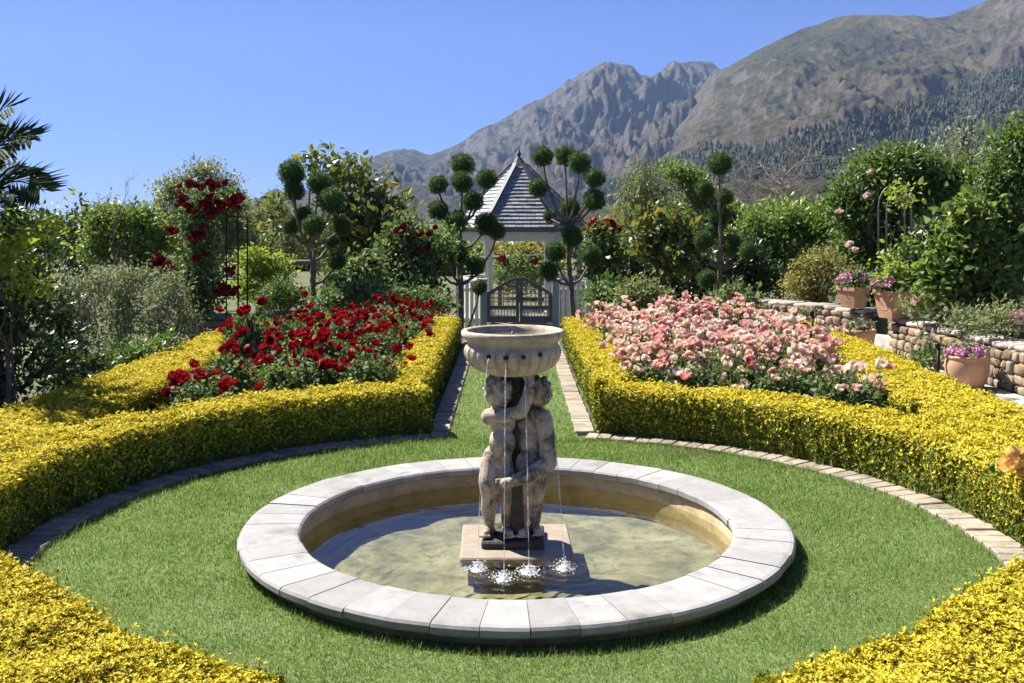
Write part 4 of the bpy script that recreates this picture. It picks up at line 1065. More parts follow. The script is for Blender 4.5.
    for i, (px, py) in enumerate(pos):
        Y = 42 + (i * 37 % 23); w = 34 + (i * 13 % 9)
        adj = ('green', 'olive', 'light green', 'dark', 'pale')[i % 5]
        P('distant_tree', 'distant %s tree %s' % (adj, marks[i]), 'tree', Y, px, [(px, py + 8, w * .55, 15), (px - w * .4, py + 20, w * .5, 18), (px + w * .45, py + 18, w * .5, 17), (px + 4, py + 30, w * .8, 18)], names[i % 5], 2000, .30, .5, trunk=.2, twigs=1, group='trees beyond the garden')
# ------------------------------------------------------------------ gazebo and gate
def gazebo():
    Yc, Yf = 23.3, 21.95; cx = X(519, Yc); g = float(gz(cx, Yc))
    t = thing('gazebo', 'white hexagonal gazebo with a steep grey shingled roof and finial', 'gazebo', (cx, Yc, g))
    side = 1.58; ap = side * math.sqrt(3) / 2                       # eave hexagon with a flat side to the path
    ang = [-PI / 2 + PI / 6 + k * PI / 3 for k in range(6)]         # corners
    ze = Zz(228, Yf) - g; zt = Zz(166, Yc) - g
    def hexv(r, z): return np.array([[r * math.cos(a), r * math.sin(a), z] for a in ang])
    # roof: courses of shingles on each of the six faces
    mb = MB(); nr = 17; rt = .16; slope = (zt - ze) / (side - rt)
    for f in range(6):
        a0, a1 = ang[f - 1], ang[f]
        nrm = np.array([math.cos((a0 + a1) / 2 if f else (ang[5] - 2 * PI + ang[0]) / 2), math.sin((a0 + a1) / 2 if f else (ang[5] - 2 * PI + ang[0]) / 2), 0])
        nrm = np.array([math.cos(ang[f] - PI / 6), math.sin(ang[f] - PI / 6), 0]); tn = np.array([-nrm[1], nrm[0], 0])
        for i in range(nr):
            r0 = side - (side - rt) * i / nr; r1 = side - (side - rt) * (i + 1) / nr
            z0 = ze + (side - r0) * slope; z1 = ze + (side - r1) * slope
            w = r0 - .02; nx = max(2, int(w / .17)); sh = .5 * (i % 2)
            e = np.linspace(-w / 2, w / 2, nx + 1) + sh * w / nx * .8
            e[0] = -w / 2; e[-1] = w / 2
            for j in range(nx):
                lo, hi = e[j] + .004, e[j + 1] - .004
                if hi - lo < .01: continue
                ap0, ap1 = r0 * .866, r1 * .866; k = (r1 / r0)
                lift = .030 + rng.normal(0, .003)
                b0, b1 = nrm * (ap0 + .012), nrm * (ap1 + .0)
                lo2, hi2 = max(lo, -(r1 - .0) / 2), min(hi, r1 / 2)
                if hi2 - lo2 < .005: continue
                V = [b0 + tn * lo + [0, 0, z0], b0 + tn * hi + [0, 0, z0], b0 + tn * hi + [0, 0, z0 + lift], b0 + tn * lo + [0, 0, z0 + lift],
                     b1 + tn * lo2 + [0, 0, z1], b1 + tn * hi2 + [0, 0, z1], b1 + tn * hi2 + [0, 0, z1 + .008], b1 + tn * lo2 + [0, 0, z1 + .008]]
                mb.add(V, [(0, 1, 2, 3), (3, 2, 6, 7), (1, 5, 6, 2), (4, 0, 3, 7), (0, 4, 5, 1), (5, 4, 7, 6)], 0)
    roof = mb.build('roof', M['slate'], t)
    mb = MB()
    for a in ang:
        p0 = np.array([side * 1.01 * math.cos(a), side * 1.01 * math.sin(a), ze + .02]); p1 = np.array([rt * math.cos(a), rt * math.sin(a), zt + .03])
        d = (p1 - p0) / np.linalg.norm(p1 - p0); s = np.array([-math.sin(a), math.cos(a), 0]); u = np.cross(d, s)
        u = u if u[2] > 0 else -u
        L = np.linalg.norm(p1 - p0); mb.box((p0 + p1) / 2 + u * .028, (L, .10, .03), 0, R=np.stack([d, s, np.cross(d, s)], 1))
    mb.build('hip_cap', M['lead'], roof)
    mb = MB(); zc = zt - .10
    base = hexv(.27, zc); top = hexv(.05, zc + .30)
    V = np.concatenate([base, top, hexv(.27, zc - .03)])
    mb.add(V, [(i, (i + 1) % 6, 6 + (i + 1) % 6, 6 + i) for i in range(6)], 0); mb.add(V, [(12 + i, 12 + (i + 1) % 6, (i + 1) % 6, i) for i in range(6)], 0); mb.add(V, [[6, 7, 8, 9, 10, 11]], 0)
    mb.lathe([(.0, zc + .52), (.012, zc + .50), (.02, zc + .43), (.05, zc + .39), (.05, zc + .36), (.025, zc + .33), (.045, zc + .30), (.05, zc + .27)], 12)
    mb.build('finial', M['lead'], roof)
    def rail(mb, a, b, z, h, th, mat=0):
        a, b = np.array(a), np.array(b); d = b - a; L = np.linalg.norm(d); mb.box([(a[0] + b[0]) / 2, (a[1] + b[1]) / 2, z], (L, th, h), mat, math.atan2(d[1], d[0]))
    mb = MB(); R2 = side * .93
    c = [np.array([R2 * math.cos(a), R2 * math.sin(a)]) for a in ang]
    for i in range(6): rail(mb, c[i] * 1.045, c[(i + 1) % 6] * 1.045, ze - .045, .09, .03)
    mb.build('fascia', M['gate'], t)
    mb = MB()
    for i in range(6): rail(mb, c[i] * .96, c[(i + 1) % 6] * .96, ze - .19, .20, .04)
    mb.build('frieze', M['white'], t)
    mb = MB(); V = np.concatenate([hexv(R2 * 1.04, ze - .003), hexv(R2 * 1.04, ze + .004)]); mb.add(V, [[5, 4, 3, 2, 1, 0]], 0); mb.build('ceiling_board', M['white'], t)
    for i in range(6):
        q = c[i] * .95; mb = MB(); mb.box((q[0], q[1], (ze - .09) / 2), (.11, .11, ze - .09), 0, ang[i], .008); mb.box((q[0], q[1], .05), (.15, .15, .10), 0, ang[i], .01)
        mb.build('post', M['white'], t)
    zl = Zz(281, Yf) - g
    for i in range(6):
        if i in (2, 5): continue                                      # open towards the path and at the back
        a, b = c[i] * .95, c[(i + 1) % 6] * .95; d = (b - a) / np.linalg.norm(b - a); L = np.linalg.norm(b - a); a = a + d * .06; b = b - d * .06
        mb = MB(); rail(mb, a, b, zl, .06, .07); rail(mb, a, b, .10, .08, .05)
        n = int((L - .12) / .105)
        for k in range(n):
            p = a + (b - a) * (k + .5) / n; mb.box((p[0], p[1], zl / 2 + .03), (.085, .022, zl - .12), 0, math.atan2(d[1], d[0]), .004)
        mb.build('picket_panel', M['white'], t)
    mb = MB(); mb.add(hexv(side * .95, .02), [[0, 1, 2, 3, 4, 5]], 0); mb.build('deck', M['wood'], t)
    # flanking white picket fences
    for (x0, x1, lab) in ((455, 484, 'white picket fence section left of the grey gate'), (556, 590, 'white picket fence section right of the grey gate')):
        Y = 21.2; xa, xb = X(x0, Y), X(x1, Y); gg = float(gz((xa + xb) / 2, Y)); H = Zz(281, Y) - gg
        f = thing('picket_fence', lab, 'fence', ((xa + xb) / 2, Y, gg)); w = xb - xa
        mb = MB(); n = int(w / .095)
        for k in range(n): mb.box((-w / 2 + w * (k + .5) / n, 0, H / 2 + rng.normal(0, .004)), (.075, .022, H), 0, 0, .005)
        mb.build('picket', M['white'], f)
        mb = MB(); mb.box((0, .028, H * .82), (w, .03, .07)); mb.box((0, .028, H * .2), (w, .03, .07)); mb.build('rail', M['white'], f)
    # double gate with an arched top
    Y = 20.6; xa, xb = X(486.5, Y), X(552.5, Y); cxg = (xa + xb) / 2; gg = float(gz(cxg, Y)); W = xb - xa
    t = thing('garden_gate', 'grey wooden double gate with arched lattice top at the end of the lawn path', 'gate', (cxg, Y, gg))
    for s in (-1, 1):
        H = Zz(281, Y) - gg
        mb = MB(); mb.box((s * (W / 2 + .06), 0, H / 2), (.14, .14, H), 0, 0, .01); mb.box((s * (W / 2 + .06), 0, H + .025), (.18, .18, .05), 0, 0, .012); mb.build('gate_post', M['gpost'], t)
    zb, zm, zh = Zz(322, Y) - gg, Zz(307.5, Y) - gg, Zz(296, Y) - gg
    def topz(u): return (Zz(292, Y) - gg) + (Zz(277, Y) - Zz(292, Y)) * (math.cos(u * PI / 2) ** 1.4)       # u: 0 centre, 1 sides
    for s in (-1, 1):
        leaf = MB(); hw = W / 2 - .012
        x0 = s * .006; x1 = s * hw
        def bx(xc, zc, w, h, d=.05, y=0): leaf.box((xc, y, zc), (w, d, h), 0, 0, .004)
        bx(s * (.006 + .035), (zb + topz(0)) / 2 + .0, .07, topz(0) - zb); bx(s * (hw - .035), (zb + topz(1)) / 2, .07, topz(1) - zb)
        bx(s * hw / 2, zb + .06, hw - .14, .13, .04); bx(s * hw / 2, zm, hw - .14, .085, .042); 
        n = 6
        for k in range(n):                                           # arched top rail in short lengths
            u0, u1 = .12 + .80 * k / n, .12 + .80 * (k + 1) / n
            p0 = np.array([s * hw * u0, 0, topz(u0) - .035]); p1 = np.array([s * hw * u1, 0, topz(u1) - .035]); d = p1 - p0; L = np.linalg.norm(d); d /= L
            R = np.stack([d, [0, 1, 0], np.cross(d, [0, 1, 0])], 1); leaf.box((p0 + p1) / 2, (L * 1.02, .046 + .001 * k, .07), 0, R=R)
        for k in range(1, 6):                                        # upper lattice
            u = .06 + .88 * k / 6; zz = topz(u) - .05; bx(s * hw * u, (zm + zz) / 2, .017, zz - zm, .018, -.010)
        z = zm + .12
        while z < topz(0) - .1:
            um = 1.0
            for u in np.linspace(1, .1, 40):
                if topz(u) - .06 > z: um = u; break
            bx(s * hw * (um * .5 + .04), z, hw * um - .06, .020, .018, .010); z += .085
        m = leaf.build('gate_leaf', M['gate'], t)
        leaf = MB()
        for k in range(8): u = .12 + .78 * (k + .5) / 8; bx(s * hw * u, (zb + zm) / 2 + .04, .026, zm - zb - .13, .025)
        leaf.build('baluster', M['white'], m)
    # scroll ornament
    mb = MB(); th = np.linspace(0, 2 * PI * 1.6, 40); r = .085 - .055 * th / th[-1]
    mb.tube(np.stack([.12 + r * np.cos(th), np.full(40, -.045), (zb + zm) / 2 + .04 + r * np.sin(th)], 1), .012, 6); mb.build('scroll', M['white'], t)


def pergola():
    t = thing('pergola', 'dark weathered timber pergola rails right of the gazebo', 'pergola', (X(632, 23), 23, float(gz(2.8, 23))))
    o = np.array(t.location); 
    for px in (597, 632, 664):
        mb = MB(); c = at(px, 260, 23) - o; h = Zz(244, 23) - o[2]; mb.box((c[0], 0, h / 2), (.12, .12, h), 0, 0, .01); mb.build('post', M['wood'], t)
    for z, y in ((246, 0), (273, 0)):
        mb = MB(); a, b = at(588, z, 23) - o, at(672, z + 1.5, 23) - o; mb.tube([a, (a + b) / 2 + [0, 0, .02], b], [.06, .055, .05], 8); mb.build('beam', M['wood'], t)
    t = thing('pergola', 'dark weathered timber rail fence seen through the shrubs left of the first topiary', 'pergola', (X(292, 24), 24, float(gz(-5, 24)))); o = np.array(t.location)
    for px in (262, 287, 327, 352):
        mb = MB(); c = at(px, 262, 24) - o; h = Zz(260, 24) - o[2]; mb.box((c[0], 0, h / 2), (.11, .11, h), 0, 0, .01); mb.build('post', M['wood'], t)
    mb = MB(); a, b = at(255, 262.5, 24) - o, at(362, 262, 24) - o; mb.tube([a, (a + b) / 2, b], .06, 8); mb.build('beam', M['wood'], t)
    t = thing('pergola', 'timber rail with red roses seen through the open gazebo', 'pergola', (X(519, 27), 27, float(gz(0, 27)))); o = np.array(t.location)
    for px in (500, 540):
        mb = MB(); c = at(px, 262, 27) - o; h = Zz(256, 27) - o[2]; mb.box((c[0], 0, h / 2), (.11, .11, h), 0, 0, .01); mb.build('post', M['wood'], t)
    mb = MB(); a, b = at(470, 259, 27) - o, at(566, 256, 27) - o; mb.tube([a, (a + b) / 2, b], .07, 8); mb.build('beam', M['wood'], t)
    tt, l, C = plant('rose_shrub', 'rose shrub growing over the rail behind the gazebo', 'rose shrub', 26.4, 520, [(505, 272, 18, 12), (538, 276, 20, 12), (520, 264, 14, 8)], 'rosel', 1500, .11, .5, trunk=.03, stems=4)
    for p, q in ((503, 262), (506, 266), (536, 264)): add_bloom(tt, 'maroon', at(p, q, 26.0) - np.array(tt.location), 2.0)
    plant('leafy_bush', 'ochre bush glimpsed through the gazebo opening', 'bush', 30, 520, [(500, 258, 20, 14), (530, 254, 20, 16), (550, 262, 18, 12), (515, 280, 34, 16)], 'ochre', 2600, .15, .5, trunk=.05, stems=3)


# ------------------------------------------------------------------ rose arches
def arches():
    Y = 16.2; bx = X(222, Y); g = float(gz(bx, Y))
    t = thing('rose_arch', 'black iron rose arch over the left planter box', 'arch', (bx, Y, g)); o = np.array(t.location)
    H = Zz(185, Y) - g; w = 26 * Y / F * .8
    for y in (-.28, .28):
        mb = MB(); a = np.linspace(0, PI, 14)
        pts = np.concatenate([[[-w, y, 0]], np.stack([-w * np.cos(a), np.full(14, y), H - .55 + .42 * np.sin(a)], 1), [[w, y, 0]]]); mb.tube(pts, .014, 6); mb.build('hoop', M['iron'], t)
    mb = MB()
    for z in np.arange(.5, H - .5, .5):
        for s in (-1, 1): mb.tube([(s * w, -.28, z), (s * w, .28, z)], .009, 5)
        mb.tube([(w * .45, -.28, z), (w, -.28, z)], .008, 5)
    mb.tube([(w * .45, -.28, 0), (w * .45, -.28, H - .25)], .011, 6)
    mb.build('crossbar', M['iron'], t)
    t, l, C = plant('climbing_rose', 'dark red climbing rose covering the iron arch on the left', 'rose', 16, 200, [(200, 262, 18, 56), (192, 225, 17, 26), (206, 205, 22, 15), (228, 208, 15, 11), (205, 300, 20, 26), (182, 280, 16, 22), (166, 268, 12, 8), (190, 318, 18, 14)], 'rosel', 7000, .075, .55, trunk=.04, stems=4, twigs=2)
    o = np.array(t.location)
    for p, q in ((191, 185), (196, 186), (205, 187), (216, 188), (211, 190), (187, 210), (184, 203), (188, 207), (199, 207), (206, 206), (215, 205), (222, 208), (218, 211), (233, 203), (238, 200), (234, 207), (222, 215), (209, 216), (172, 232), (193, 238), (201, 236), (154, 265), (159, 267), (170, 266), (163, 268), (202, 258), (230, 268), (218, 292), (224, 291), (232, 292), (226, 296)):
        c = at(p, q, 15.72) - o
        for k in range(4): add_bloom(t, 'maroon', c + rng.normal(0, .05, 3), rng.uniform(.75, 1.15))
    Yp = 15.6; xa, xb = X(198, Yp), X(228, Yp)
    c = at(213, 340, Yp); z0 = float(gz(c[0], Yp)); hh = Zz(320, Yp) - z0
    t = thing('wooden_planter', 'weathered wooden planter box under the red climbing rose', 'planter', (c[0], Yp, z0)); mb = MB()
    W = xb - xa
    for k in range(4): 
        for s in (-1, 1): mb.box((0, s * W * .45, hh * (k + .5) / 4), (W, .025, hh / 4 - .006), 0, 0, .003); mb.box((s * W * .48, 0, hh * (k + .5) / 4), (.025, W * .85, hh / 4 - .006), 0, 0, .003)
    mb.build('side_board', M['wood'], t)
    mb = MB(); mb.box((0, 0, hh - .05), (W * .93, W * .86, .03)); mb.build('potting_soil', M['soil'], t)
    # thin grey arch on the terrace
    Y = 16.7; bx = X(902, Y); g = float(gz(bx, Y)); t = thing('garden_arch', 'thin grey iron garden arch in front of the rose-covered bush', 'arch', (bx, Y, g)); o = np.array(t.location)
    for (pa, pb, yy) in ((878.5, 905, 0), (899, 925, .55)):
        a0, a1 = X(pa, Y) - bx, X(pb, Y) - bx; H = Zz(186 + 3 * (yy > 0), Y) - g; a = np.linspace(0, PI, 16); r = (a1 - a0) / 2
        pts = np.concatenate([[[a0, yy, 0]], np.stack([(a0 + a1) / 2 - r * np.cos(a), np.full(16, yy), H - .38 + .38 * np.sin(a)], 1), [[a1, yy, 0]]])
        mb = MB(); mb.tube(pts, .014, 6); mb.build('hoop', M['iron2'], t)
    mb = MB()
    for z in (.6, 1.0, 1.4):
        mb.tube([(X(878.5, Y) - bx, 0, z), (X(899, Y) - bx, .55, z)], .008, 5); mb.tube([(X(905, Y) - bx, 0, z), (X(925, Y) - bx, .55, z)], .008, 5)
    mb.build('crossbar', M['iron2'], t)


# ------------------------------------------------------------------ stone wall, pots, stakes
def lump(mb, c, s, R, mat=0):
    n0 = mb.n; k = rng.uniform(.38, .62)
    th = np.linspace(0, PI, 8); V = []
    ph = np.arange(12) * 2 * PI / 12
    for t_ in th:
        for p in ph:
            v = np.array([math.sin(t_) * math.cos(p), math.sin(t_) * math.sin(p), math.cos(t_)]); v = np.sign(v) * np.abs(v) ** k; V.append(v)
    V = np.array(V); V *= 1 + .10 * np.sin(V @ rng.normal(0, 2.2, 3) + rng.uniform(0, 6))[:, None]
    V = (V * np.asarray(s) / 2) @ np.asarray(R).T + np.asarray(c)
    idx = np.arange(96).reshape(8, 12); idx = np.concatenate([idx, idx[:, :1]], 1)
    mb.add(V, np.stack([idx[:-1, :-1], idx[1:, :-1], idx[1:, 1:], idx[:-1, 1:]], -1).reshape(-1, 4), mat, True)


def stone_wall(label, pts, top):
    pts = np.array(pts, float); t = thing('stone_wall', label, 'wall', (pts[0][0], pts[0][1], 0), group='dry stone retaining walls of the terrace'); o = np.array([pts[0][0], pts[0][1], 0])
    mst = island_mat('field_stone', [(.17, .12, .075), (.32, .225, .135), (.34, .27, .19), (.22, .185, .145), (.42, .32, .205), (.22, .16, .105), (.29, .195, .115)], .9, 11, .4, .6, .01, ((.12, .11, .085), 5))
    core = MB(); st = MB(); cp = MB(); d0 = .34
    for a, b in zip(pts[:-1], pts[1:]):
        d = b - a; L = np.linalg.norm(d); d /= L; n = np.array([d[1], -d[0]])
        if n[0] > 0: n = -n                                     # outward: towards the garden
        R = np.stack([[d[0], d[1], 0], [n[0], n[1], 0], [0, 0, 1]], 1)
        m = (a + b) / 2; core.box([m[0] - o[0] - n[0] * d0 / 2, m[1] - o[1] - n[1] * d0 / 2, (top - .06) / 2 - .15], (L + .02, d0 - .06, top - .06 + .3), 0, R=R)
        for face in (1, -1):
            z = .0
            while z < top - .10:
                h = rng.uniform(.09, .145); h = min(h, top - .06 - z) if top - .06 - z > .06 else .06; u = rng.uniform(-.05, 0)
                while u < L:
                    w = rng.uniform(.07, .26)
                    if face == 1 or z > .3:
                        p = a + d * min(max(u + w / 2, .04), L - .04) + n * ((0 if face == 1 else -d0) + rng.normal(0, .012))
                        lump(st, (p[0] - o[0], p[1] - o[1], z + h / 2), (w * 1.03, .16, h * 1.05), R)
                    u += w
                z += h
        u = 0
        while u < L - .05:
            w = min(rng.uniform(.22, .42), L - u); p = a + d * (u + w / 2) - n * d0 / 2
            lump(cp, (p[0] - o[0], p[1] - o[1], top - .035 + rng.normal(0, .006)), (w * 1.03, d0 + .10, .085), R); u += w
    for e, q, s in ((pts[0], pts[1], 1), (pts[-1], pts[-2], 1)):    # stones on the end faces
        d = q - e; d /= np.linalg.norm(d); n = np.array([d[1], -d[0]]); n = -n if n[0] > 0 else n
        R = np.stack([[d[0], d[1], 0], [n[0], n[1], 0], [0, 0, 1]], 1)
        for zi in range(4):
            for k in range(2):
                p = e - n * (.08 + .17 * k); lump(st, (p[0] - o[0], p[1] - o[1], .06 + zi * .12), (.12, .18, .125), R)
    core.build('mortar_core', M['soil'], t); st.build('field_stone', mst, t)
    cp.build('cap_stone', island_mat('cap_stone', [(.30, .26, .20), (.42, .37, .30), (.36, .32, .27)], .9, 9, .35, .5, .01, ((.16, .15, .12), 4)), t)


def pot(label, c, prof, square=False, name='terracotta_pot', rz=0.0):
    t = thing(name, label, 'plant pot', c, rz)
    if square:
        sq = lambda r, z, a, i: r / np.maximum(np.abs(np.cos(a)), np.abs(np.sin(a))) ** .92
        mb = MB(); mb.lathe([(r * .88, z) for r, z in prof], 48, fn=sq, smooth=False)
        for s in range(4):                                          # raised swag panel on each side
            a = s * PI / 2; zt = prof[2][1]; mb.box((math.cos(a) * prof[1][0] * .93, math.sin(a) * prof[1][0] * .93, zt * .52), (.02, prof[0][0] * .9, zt * .35), 0, a, .006)
    else:
        mb = MB(); mb.lathe(prof, 48)
    mb.build('pot_body', M['terra'], t)
    zt = max(z for r, z in prof); r = prof[-1][0]
    mb = MB(); mb.lathe([(.005, zt - .05), (r * .99, zt - .055)], 24); mb.build('potting_soil', M['soil'], t)
    return t


def potplant(label, c, w, h, leafmat, flower, nl, nf, leaf=.05):
    t = thing('potted_plant', label, 'plant', c)
    lob = [[0, 0, h * .45, w, w, h * .5], [w * .35, 0, h * .55, w * .7, w * .7, h * .45], [-w * .4, w * .1, h * .4, w * .65, w * .65, h * .4]]
    ml = MB(); C = crown_leaves(ml, lob, nl, leaf, .6, per=5, cl=.6); ml.build('foliage', M[leafmat], t)
    ms = MB()
    for k in range(14): branch(ms, (rng.normal(0, w * .15), rng.normal(0, w * .15), -.05), C[rng.integers(len(C))], .005, .003, .08, 4, 4)
    ms.build('stem', M['stem'], t)
    if nf:
        mf = MB()
        for k in range(nf):
            v = runit(1)[0]; v[2] = abs(v[2]); l = np.array(lob[rng.integers(3)]); p = l[:3] + v * l[3:] * rng.uniform(.95, 1.2)
            for j in range(6):
                q = p + rng.normal(0, .016, 3); n = 5; a = np.arange(n) * 2 * PI / n + rng.uniform(0, 6); up = v + rng.normal(0, .4, 3); up /= np.linalg.norm(up)
                e1 = np.cross(up, [.3, .2, .9]); e1 /= np.linalg.norm(e1); e2 = np.cross(up, e1)
                D = np.cos(a)[:, None] * e1 + np.sin(a)[:, None] * e2 + up * .25; mf.leaves(np.repeat(q[None], n, 0), D, np.repeat(up[None], n, 0), .017, .014, 0, .1)
        mf.build('blossom', M[flower], t)


def terrace():
    stone_wall('near stretch of stone wall with round terracotta pot in front', [(5.95, 6.0), (5.65, 9.0), (5.55, 11.1), (5.45, 14.25)], .53)
    stone_wall('far stretch of stone wall beyond the steps', [(5.42, 15.35), (5.30, 15.5), (4.30, 17.2)], .55)
    t = thing('stone_steps', 'two stone steps between the two stretches of wall', 'steps', (5.62, 14.8, 0)); 
    for k in range(2):
        mb = MB(); mb.box((.17 * k + .05, 0, .10 + .17 * k), (.36, .98, .20), 0, .02, .015); mb.build('step', M['paving'], t)
    mb = MB(); xs = np.linspace(0, 1, 6); ys = np.linspace(6, 16.5, 60); Yg, T = np.meshgrid(ys, xs, indexing='ij'); xo = np.interp(Yg, WALL_Y, WALL_X) - .10; Xg = 4.35 + (xo - 4.35) * T
    mb.grid(np.stack([Xg, Yg, gz(Xg, Yg) + .022], -1)); m, nt, b = nmat('flagstone_path')
    v = nt.nodes.new('ShaderNodeTexVoronoi'); v.feature = 'DISTANCE_TO_EDGE'; v.inputs['Scale'].default_value = 1.7; tc = nt.nodes.new('ShaderNodeTexCoord'); nt.links.new(tc.outputs['Object'], v.inputs['Vector'])
    n = noise(nt, 8, 6, .7); c = ramp(nt, n, [(.30, .285, .26), (.50, .48, .44)], [.3, .7]); c = mix(nt, ramp(nt, v.outputs[0], [(1, 1, 1), (0, 0, 0)], [.02, .05]), c, (.10, .085, .06))
    nt.links.new(c, b.inputs['Base Color']); b.inputs['Roughness'].default_value = .9; bump(nt, b, n, .4, .01); tag(mb.build('path', m), kind='structure')
    sqp = lambda w0, w1, h: [(w0, 0), (w0 * 1.02, .01), (w1 * .93, h * .84), (w1, h * .85), (w1, h), (w1 - .03, h), (w1 - .035, h - .06)]
    pA = np.array([X(853.5, 15.45), 15.45, .565]); pB = np.array([X(893, 14.1), 14.1, .535])
    pot('square tapered terracotta pot of pink flowers on the far wall end', pA, sqp(.145, .215, .32), True, rz=.5)
    pot('larger square terracotta pot at the near end of the wall gap', pB, sqp(.155, .225, .385), True, rz=.35)
    potplant('pink pelargoniums in the square pot on the far wall end', pA + [0, 0, .28], .22, .28, 'mid', 'mauve', 380, 70)
    potplant('trailing pink pelargoniums hanging from the larger square pot', pB + [-.10, -.05, .30], .20, .28, 'mid', 'mauve', 300, 55)
    potplant('young leafy shrub in the larger square pot', pB + [.04, .05, .32], .18, .5, 'lime', 'mauve', 300, 0, .07)
    pC = np.array([X(967, 11.25), 11.25, float(gz(5.1, 11.25)) + .025])
    pot('round bellied terracotta pot in front of the near stone wall', pC, [(.0, 0), (.15, 0), (.165, .01), (.20, .08), (.228, .17), (.236, .24), (.230, .30), (.222, .325), (.232, .335), (.234, .355), (.226, .365), (.205, .362), (.20, .30)], False)
    potplant('mauve flowers mounded in the round terracotta pot', pC + [0, 0, .32], .20, .13, 'mid', 'mauve', 240, 120)
    pD = np.array([X(860, 13.9), 13.9, .025]); pot('terracotta pot standing before the steps in the wall', pD, [(.0, 0), (.15, 0), (.16, .01), (.20, .30), (.215, .31), (.22, .37), (.21, .375), (.19, .37), (.185, .3)], False)
    potplant('grey leafy plant in the pot before the steps', pD + [-.03, 0, .33], .22, .13, 'grey', 'mauve', 320, 12)
    pE = np.array([X(800, 15.4), 15.4, .0]); pot('terracotta pot half hidden behind the pink roses', pE, [(.0, 0), (.14, 0), (.15, .01), (.19, .36), (.205, .37), (.21, .42), (.2, .425), (.18, .42), (.175, .35)], False)
    potplant('grey leafy plant in the half hidden pot', pE + [-.03, 0, .38], .24, .14, 'grey', 'mauve', 320, 6)
    for px, y0, y1, Y, lab in ((812, 311, 346, 13.6, 'dark slim garden stake behind the pink roses'), (938, 343, 382, 11.3, 'dark slim garden stake beside the round terracotta pot')):
        c = at(px, y1, Y); t = thing('garden_stake', lab, 'stake', (c[0], Y, 0)); mb = MB(); h = Zz(y0, Y); mb.tube([(0, 0, -.05), (.005, 0, h * .9)], .019, 8); mb.build('pole', M['iron'], t)
        mb = MB(); mb.lathe([(.02, h * .9), (.03, h * .9), (.03, h * .985), (.022, h), (.001, h)], 12); mb.build('cap', M['iron'], t)


# ------------------------------------------------------------------ mountains
def pl(pts, x): p = np.array(pts, float); return np.interp(x, p[:, 0], p[:, 1])


SIL_A = [(-400, 232), (-100, 230), (100, 226), (200, 214), (230, 206), (262, 197), (275, 189), (290, 194), (320, 187), (345, 178), (362, 163), (385, 152), (398, 147.5), (415, 148), (425, 152), (445, 149), (470, 138), (500, 122), (530, 108), (550, 98), (568, 84), (590, 71), (603, 63), (615, 62), (632, 66), (640, 73), (655, 72), (668, 66), (685, 58), (700, 57), (712, 63), (720, 71), (740, 82), (800, 110), (900, 160), (1200, 210)]
SIL_B = [(300, 221), (420, 214), (520, 203), (580, 190), (625, 165), (655, 140), (680, 112), (700, 88), (716, 72), (730, 66), (750, 52), (775, 38), (800, 27), (830, 18), (855, 13), (880, 14), (900, 16), (930, 16), (950, 13), (975, 6), (1000, -4), (1060, -20), (1200, -45), (1500, -70)]
RC_A, RC_B, R0_A, R0_B = 3900.0, 2600.0, 1500.0, 650.0


def hill_grid(px, t, sil, rc0, r0, seed, rough, shape, cr=.13):
    """terrain: px = bearing, t = 0 at the foot to 1 at the crest and beyond"""
    ys = pl(sil, px); rc = rc0 * (1 + .10 * (vnoise(px / 90, px * 0, seed) - .5))
    r = r0 + (rc - r0) * t
    u = (px - CX) / F; x = u * r; y = r
    zc = (HZ - ys) / F * rc
    tt = np.clip(t, 0, 1)
    g = shape * tt + (1 - shape) * tt ** 1.9
    wx = x / 240 + .6 * fbm(x / 500, y / 500, 3, seed + 3); wy = y / 430 + .6 * fbm(x / 400 + 7, y / 400, 3, seed + 4)
    rid = fbm(wx, wy, 6, seed, True) - .62; fine = fbm(x / 60, y / 75, 5, seed + 9, True) - .6
    crag = fbm(x / 24, y / 30, 4, seed + 15, True) - .6
    mid = np.sin(np.clip(t, 0, 1) * PI) ** .7
    z = zc * g + np.maximum(zc, 30) * rough * (rid * (.18 + 1.0 * mid) + .42 * fine * (.16 + mid) + cr * crag * (.25 + mid))
    back = np.clip(t - 1, 0, 1); z = z - zc * back * 2.2
    return x, y, z - .5


